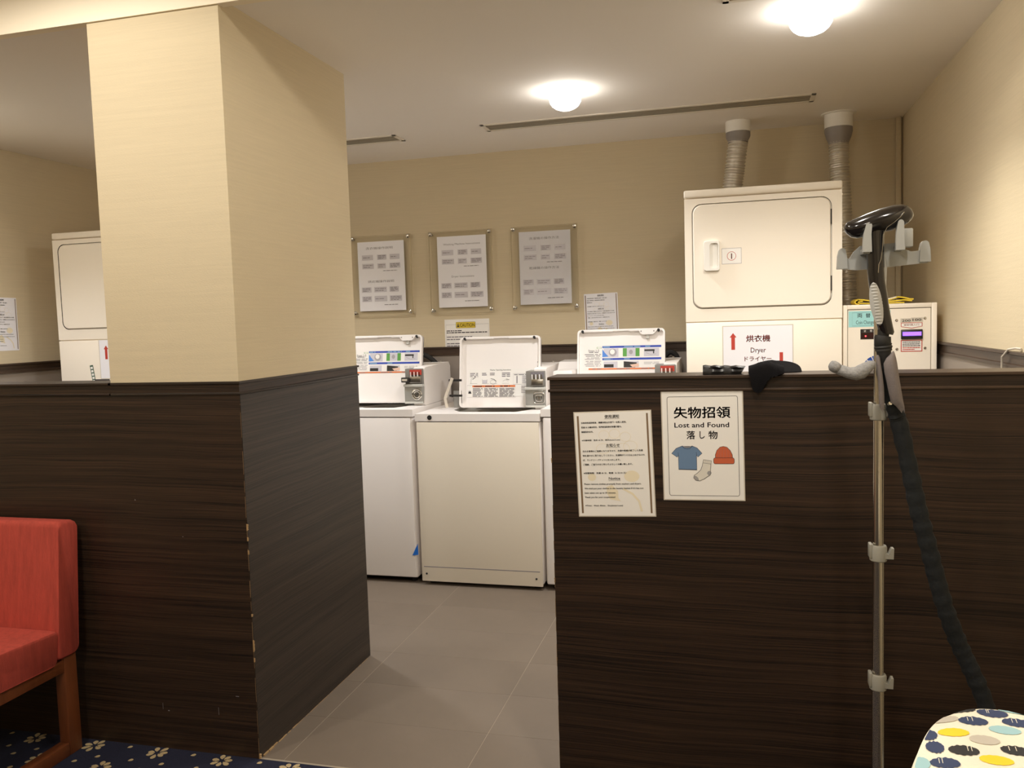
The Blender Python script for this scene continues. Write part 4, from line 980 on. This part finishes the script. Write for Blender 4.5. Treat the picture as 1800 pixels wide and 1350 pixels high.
# the heat glove hanging on the pole
rows = []; n = 18
gp = [(.2065, 1.319, .004, .005), (.2085, 1.3175, .008, .010), (.215, 1.315, .0105, .014), (.228, 1.3105, .0115, .018), (.245, 1.304, .0125, .019), (.259, 1.3025, .0150, .019), (.269, 1.306, .0160, .017), (.279, 1.314, .0135, .014), (.290, 1.322, .0105, .011), (.297, 1.325, .006, .007)]
t = thing('heat_glove', 'light grey knitted glove tucked behind the steamer pole above the half wall', 'glove', (.26, YS-.035, 1.32))
b = MB(); P = [Vector((x-.26, -.0+.01*math.sin(x*40), z-1.32)) for x, z, _, _ in gp]
b.tube(P, [(ra, rb) for _, _, ra, rb in gp], 'glove_grey', n, ref=(0, 0, 1)); b.build('glove_body', t, sharp=80)
b = MB(); b.tube([(-.0525, -.004, .0035), (-.048, -.003, .001), (-.042, -.002, -.003), (-.036, -.002, -.007)], [(.009, .011), (.0115, .014), (.0118, .016), (.0105, .014)], 'glove_grey', 14, ref=(.4, 0, 1)); b.build('cuff', t, sharp=80)

# ------------------------------------------------------------------ ironing board
def board():
    zt = .806; xc = .390
    t = thing('ironing_board', 'ironing board end with white cover of scribbled yellow, navy and grey dots', 'ironing board', (xc, .80, 0))
    def hw(y):      # half width at world y
        d = 1.438-y
        if d <= 0: return 0
        T = [(0, 0), (.006, .028), (.017, .049), (.035, .072), (.06, .092), (.089, .108), (.164, .138), (.215, .155), (.32, .177), (.42, .188), (.6, .19), (2, .19)]
        for (a, p), (c, q) in zip(T, T[1:]):
            if d <= c: t_ = (math.sqrt(d)-math.sqrt(a))/(math.sqrt(c)-math.sqrt(a)); return p+(q-p)*t_
    ys = [1.4379-.42*(1-math.cos(PI/2*k/30)) for k in range(31)]+[1.0179-.09*k for k in range(1, 10)]
    ys[0] = 1.4375
    def surf(u, y):   # u in -1..1 across; crowned top and rolled edge
        w_ = hw(y); tipf = min(1, (1.438-y)/.03)
        return u*w_, zt-.010*abs(u)**4-.008*(1-tipf)**2
    def cx(y): return xc
    n = 16; rings = []
    for y in ys:
        w_ = max(hw(y), .004); r = []
        for k in range(n+1):
            u = -1+2*k/n; x_, z_ = surf(u, y); r.append((cx(y)+u*w_-xc, y-.80, z_))
        for k in range(5):
            a = PI*k/4; r.append((cx(y)+(w_+.007*math.sin(a))-xc, y-.80, zt-.018-.008*(1-math.cos(a))*.5-.008*(k > 0)))
        r.append((cx(y)+w_*.9-xc, y-.80, zt-.034)); r.append((cx(y)-w_*.9-xc, y-.80, zt-.034))
        for k in range(5):
            a = PI*(1-k/4); r.append((cx(y)-(w_+.007*math.sin(a))-xc, y-.80, zt-.018-.008*(1-math.cos(a))*.5-.008*(k < 4)))
        rings.append(r)
    MB().loft(rings, 'cover_white').build('cover', t, sharp=60)
    # scribbled dots printed on the cover
    R = random.Random(11); b = MB()
    seen = [(0.344, 1.419, 'dot_black'), (0.385, 1.406, 'dot_navy'), (0.311, 1.383, 'dot_grey'), (0.35, 1.374, 'dot_navy'), (0.412, 1.379, 'dot_navy'), (0.278, 1.331, 'dot_navy'), (0.313, 1.334, 'dot_yellow'), (0.387, 1.351, 'dot_aqua'), (0.35, 1.314, 'dot_grey'), (0.278, 1.288, 'dot_navy'), (0.314, 1.278, 'dot_black'), (0.384, 1.289, 'dot_black'), (0.25, 1.242, 'dot_aqua'), (0.281, 1.24, 'dot_navy'), (0.35, 1.256, 'dot_yellow'), (0.419, 1.426, 'dot_aqua')]
    cols = ['dot_navy', 'dot_yellow', 'dot_grey', 'dot_aqua', 'dot_black']
    for i in range(8):
        for j in range(14):
            x = .235+.062*i+(.031 if j % 2 else 0); y = 1.195-.045*j
            if abs(x-xc) < hw(y)-.024 and y > .24: seen.append((x, y, cols[(i*2+j*3) % 5]))
            if j == 0:
                pass
    for x, y, c in seen:
        rx, ry = .0205*R.uniform(.94, 1.06), .0140*R.uniform(.92, 1.08); n = 56; pts = []
        if abs(x-xc) > hw(y)-.022 and y < 1.36: rx = .012; ry = .019
        ph = R.uniform(0, 6)
        for k in range(n):
            a = 2*PI*k/n; rough = (1+(.11*(1 if k % 4 < 2 else -1)*R.uniform(.3, 1))*abs(math.sin(a))**.5*(1 if c in ('dot_navy', 'dot_black') else .35))
            px, py = x+rx*math.cos(a)*(1+.03*R.uniform(-1, 1)), y+ry*math.sin(a)*rough
            if py > 1.4365: py = 1.4365
            w_ = max(hw(py), .004); u = max(-.985, min(.985, (px-cx(py))/w_)); _, z_ = surf(u, py)
            pts.append((cx(py)+u*w_-xc, py-.80, z_+.0009))
        cxx = sum(p[0] for p in pts)/n; cyy = sum(p[1] for p in pts)/n; w_ = max(hw(cyy+.8), .004); _, cz = surf(max(-.98, min(.98, (cxx+xc-cx(cyy+.8))/w_)), cyy+.8)
        b.add([(cxx, cyy, cz+.0012)]+pts, [(0, 1+k, 1+(k+1) % n) for k in range(n)], c)
        if c in ('dot_navy', 'dot_black') and abs(x-xc) < hw(y)-.032 and y < 1.41:
            for k in range(2):
                xx = cxx+R.uniform(-.012, .012); q = []
                for ox, oy in ((-.0004, -.2), (.0004, -.2), (.0022, .75), (.0012, .8)):
                    X_, Y_ = xx+ox, cyy+oy*ry; w_ = max(hw(Y_+.8), .004); _, z_ = surf(max(-.985, min(.985, (X_+xc-cx(Y_+.8))/w_)), min(Y_+.8, 1.437)); q.append((X_, Y_, z_+.0016))
                b.add(q, [(0, 1, 2, 3)], 'cover_white')
    b.build('dot_print', t, fix=False)
    # folding legs
    for sx in (-1, 1):
        for (ya, yb) in ((.32, -.42), (-.42, .32)):
            MB().tube([(sx*(.09 if ya > 0 else .07), ya, .766), (sx*(.12 if ya > 0 else .10), yb, .012)], .011, 'steel', 10).build('leg', t)
    for yb, sx in ((-.42, .12), (.32, .10)): MB().tube([(-sx-.05, yb, .012), (sx+.05, yb, .012)], .012, 'dark_plastic', 10).build('foot_bar', t)
board()

# ------------------------------------------------------------------ red chair
def chair():
    x1, w_ = -2.20, .62; x0 = x1-w_
    t = thing('upholstered_chair', 'red upholstered chair with brown wooden legs backed against the dark half wall', 'chair', (x0, 1.78, 0))
    W = w_
    def cushion(prof, m, name, r=.018):
        # side profile (y,z) lofted across x with softened ends
        rings = []
        cy = sum(p[0] for p in prof)/len(prof); cz = sum(p[1] for p in prof)/len(prof)
        for x, s_ in ((0, .955), (.006, .985), (r, 1), (W-r, 1), (W-.006, .985), (W, .955)):
            rings.append([(x, cy+(y-cy)*s_, cz+(z-cz)*s_) for y, z in prof])
        MB().loft(rings, m).build(name, t, sharp=50)
    def rnd(pl, r, n=4):
        out = []; k = len(pl)
        for i in range(k):
            a, b_, c = Vector(pl[i-1]), Vector(pl[i]), Vector(pl[(i+1) % k]); d1_, d2_ = (a-b_).normalized(), (c-b_).normalized(); p, q = b_+d1_*r, b_+d2_*r
            for j in range(n+1):
                s_ = j/n; out.append(tuple((1-s_)**2*p+2*s_*(1-s_)*b_+s_*s_*q))
        return out
    # local y: 0 at the chair front (world 1.78), wall side at about .575
    cushion(rnd([(.452, .345), (.545, .345), (.578, .805), (.492, .815)], .022), 'fabric_red', 'backrest')
    cushion(rnd([(.0, .345), (.455, .335), (.468, .452), (.0, .475)], .022), 'fabric_red', 'seat')
    e = .050
    for sx in (0.006, W-e-.006):
        MB().box(sx, sx+e-.008, .49, .545, .0, .345, 'wood_red', b=.004).build('leg', t)
        MB().box(sx, sx+e-.008, .02, .075, .0, .345, 'wood_red', b=.004).build('leg', t)
        MB().box(sx, sx+e-.008, .075, .49, .0, .045, 'wood_red', b=.004).build('sled_rail', t)
        MB().box(sx, sx+e-.008, .075, .49, .295, .338, 'wood_red', b=.004).build('side_rail', t)
    for y in (.03, .495): MB().box(e, W-e, y, y+.03, .295, .338, 'wood_red', b=.004).build('cross_rail', t)
chair()
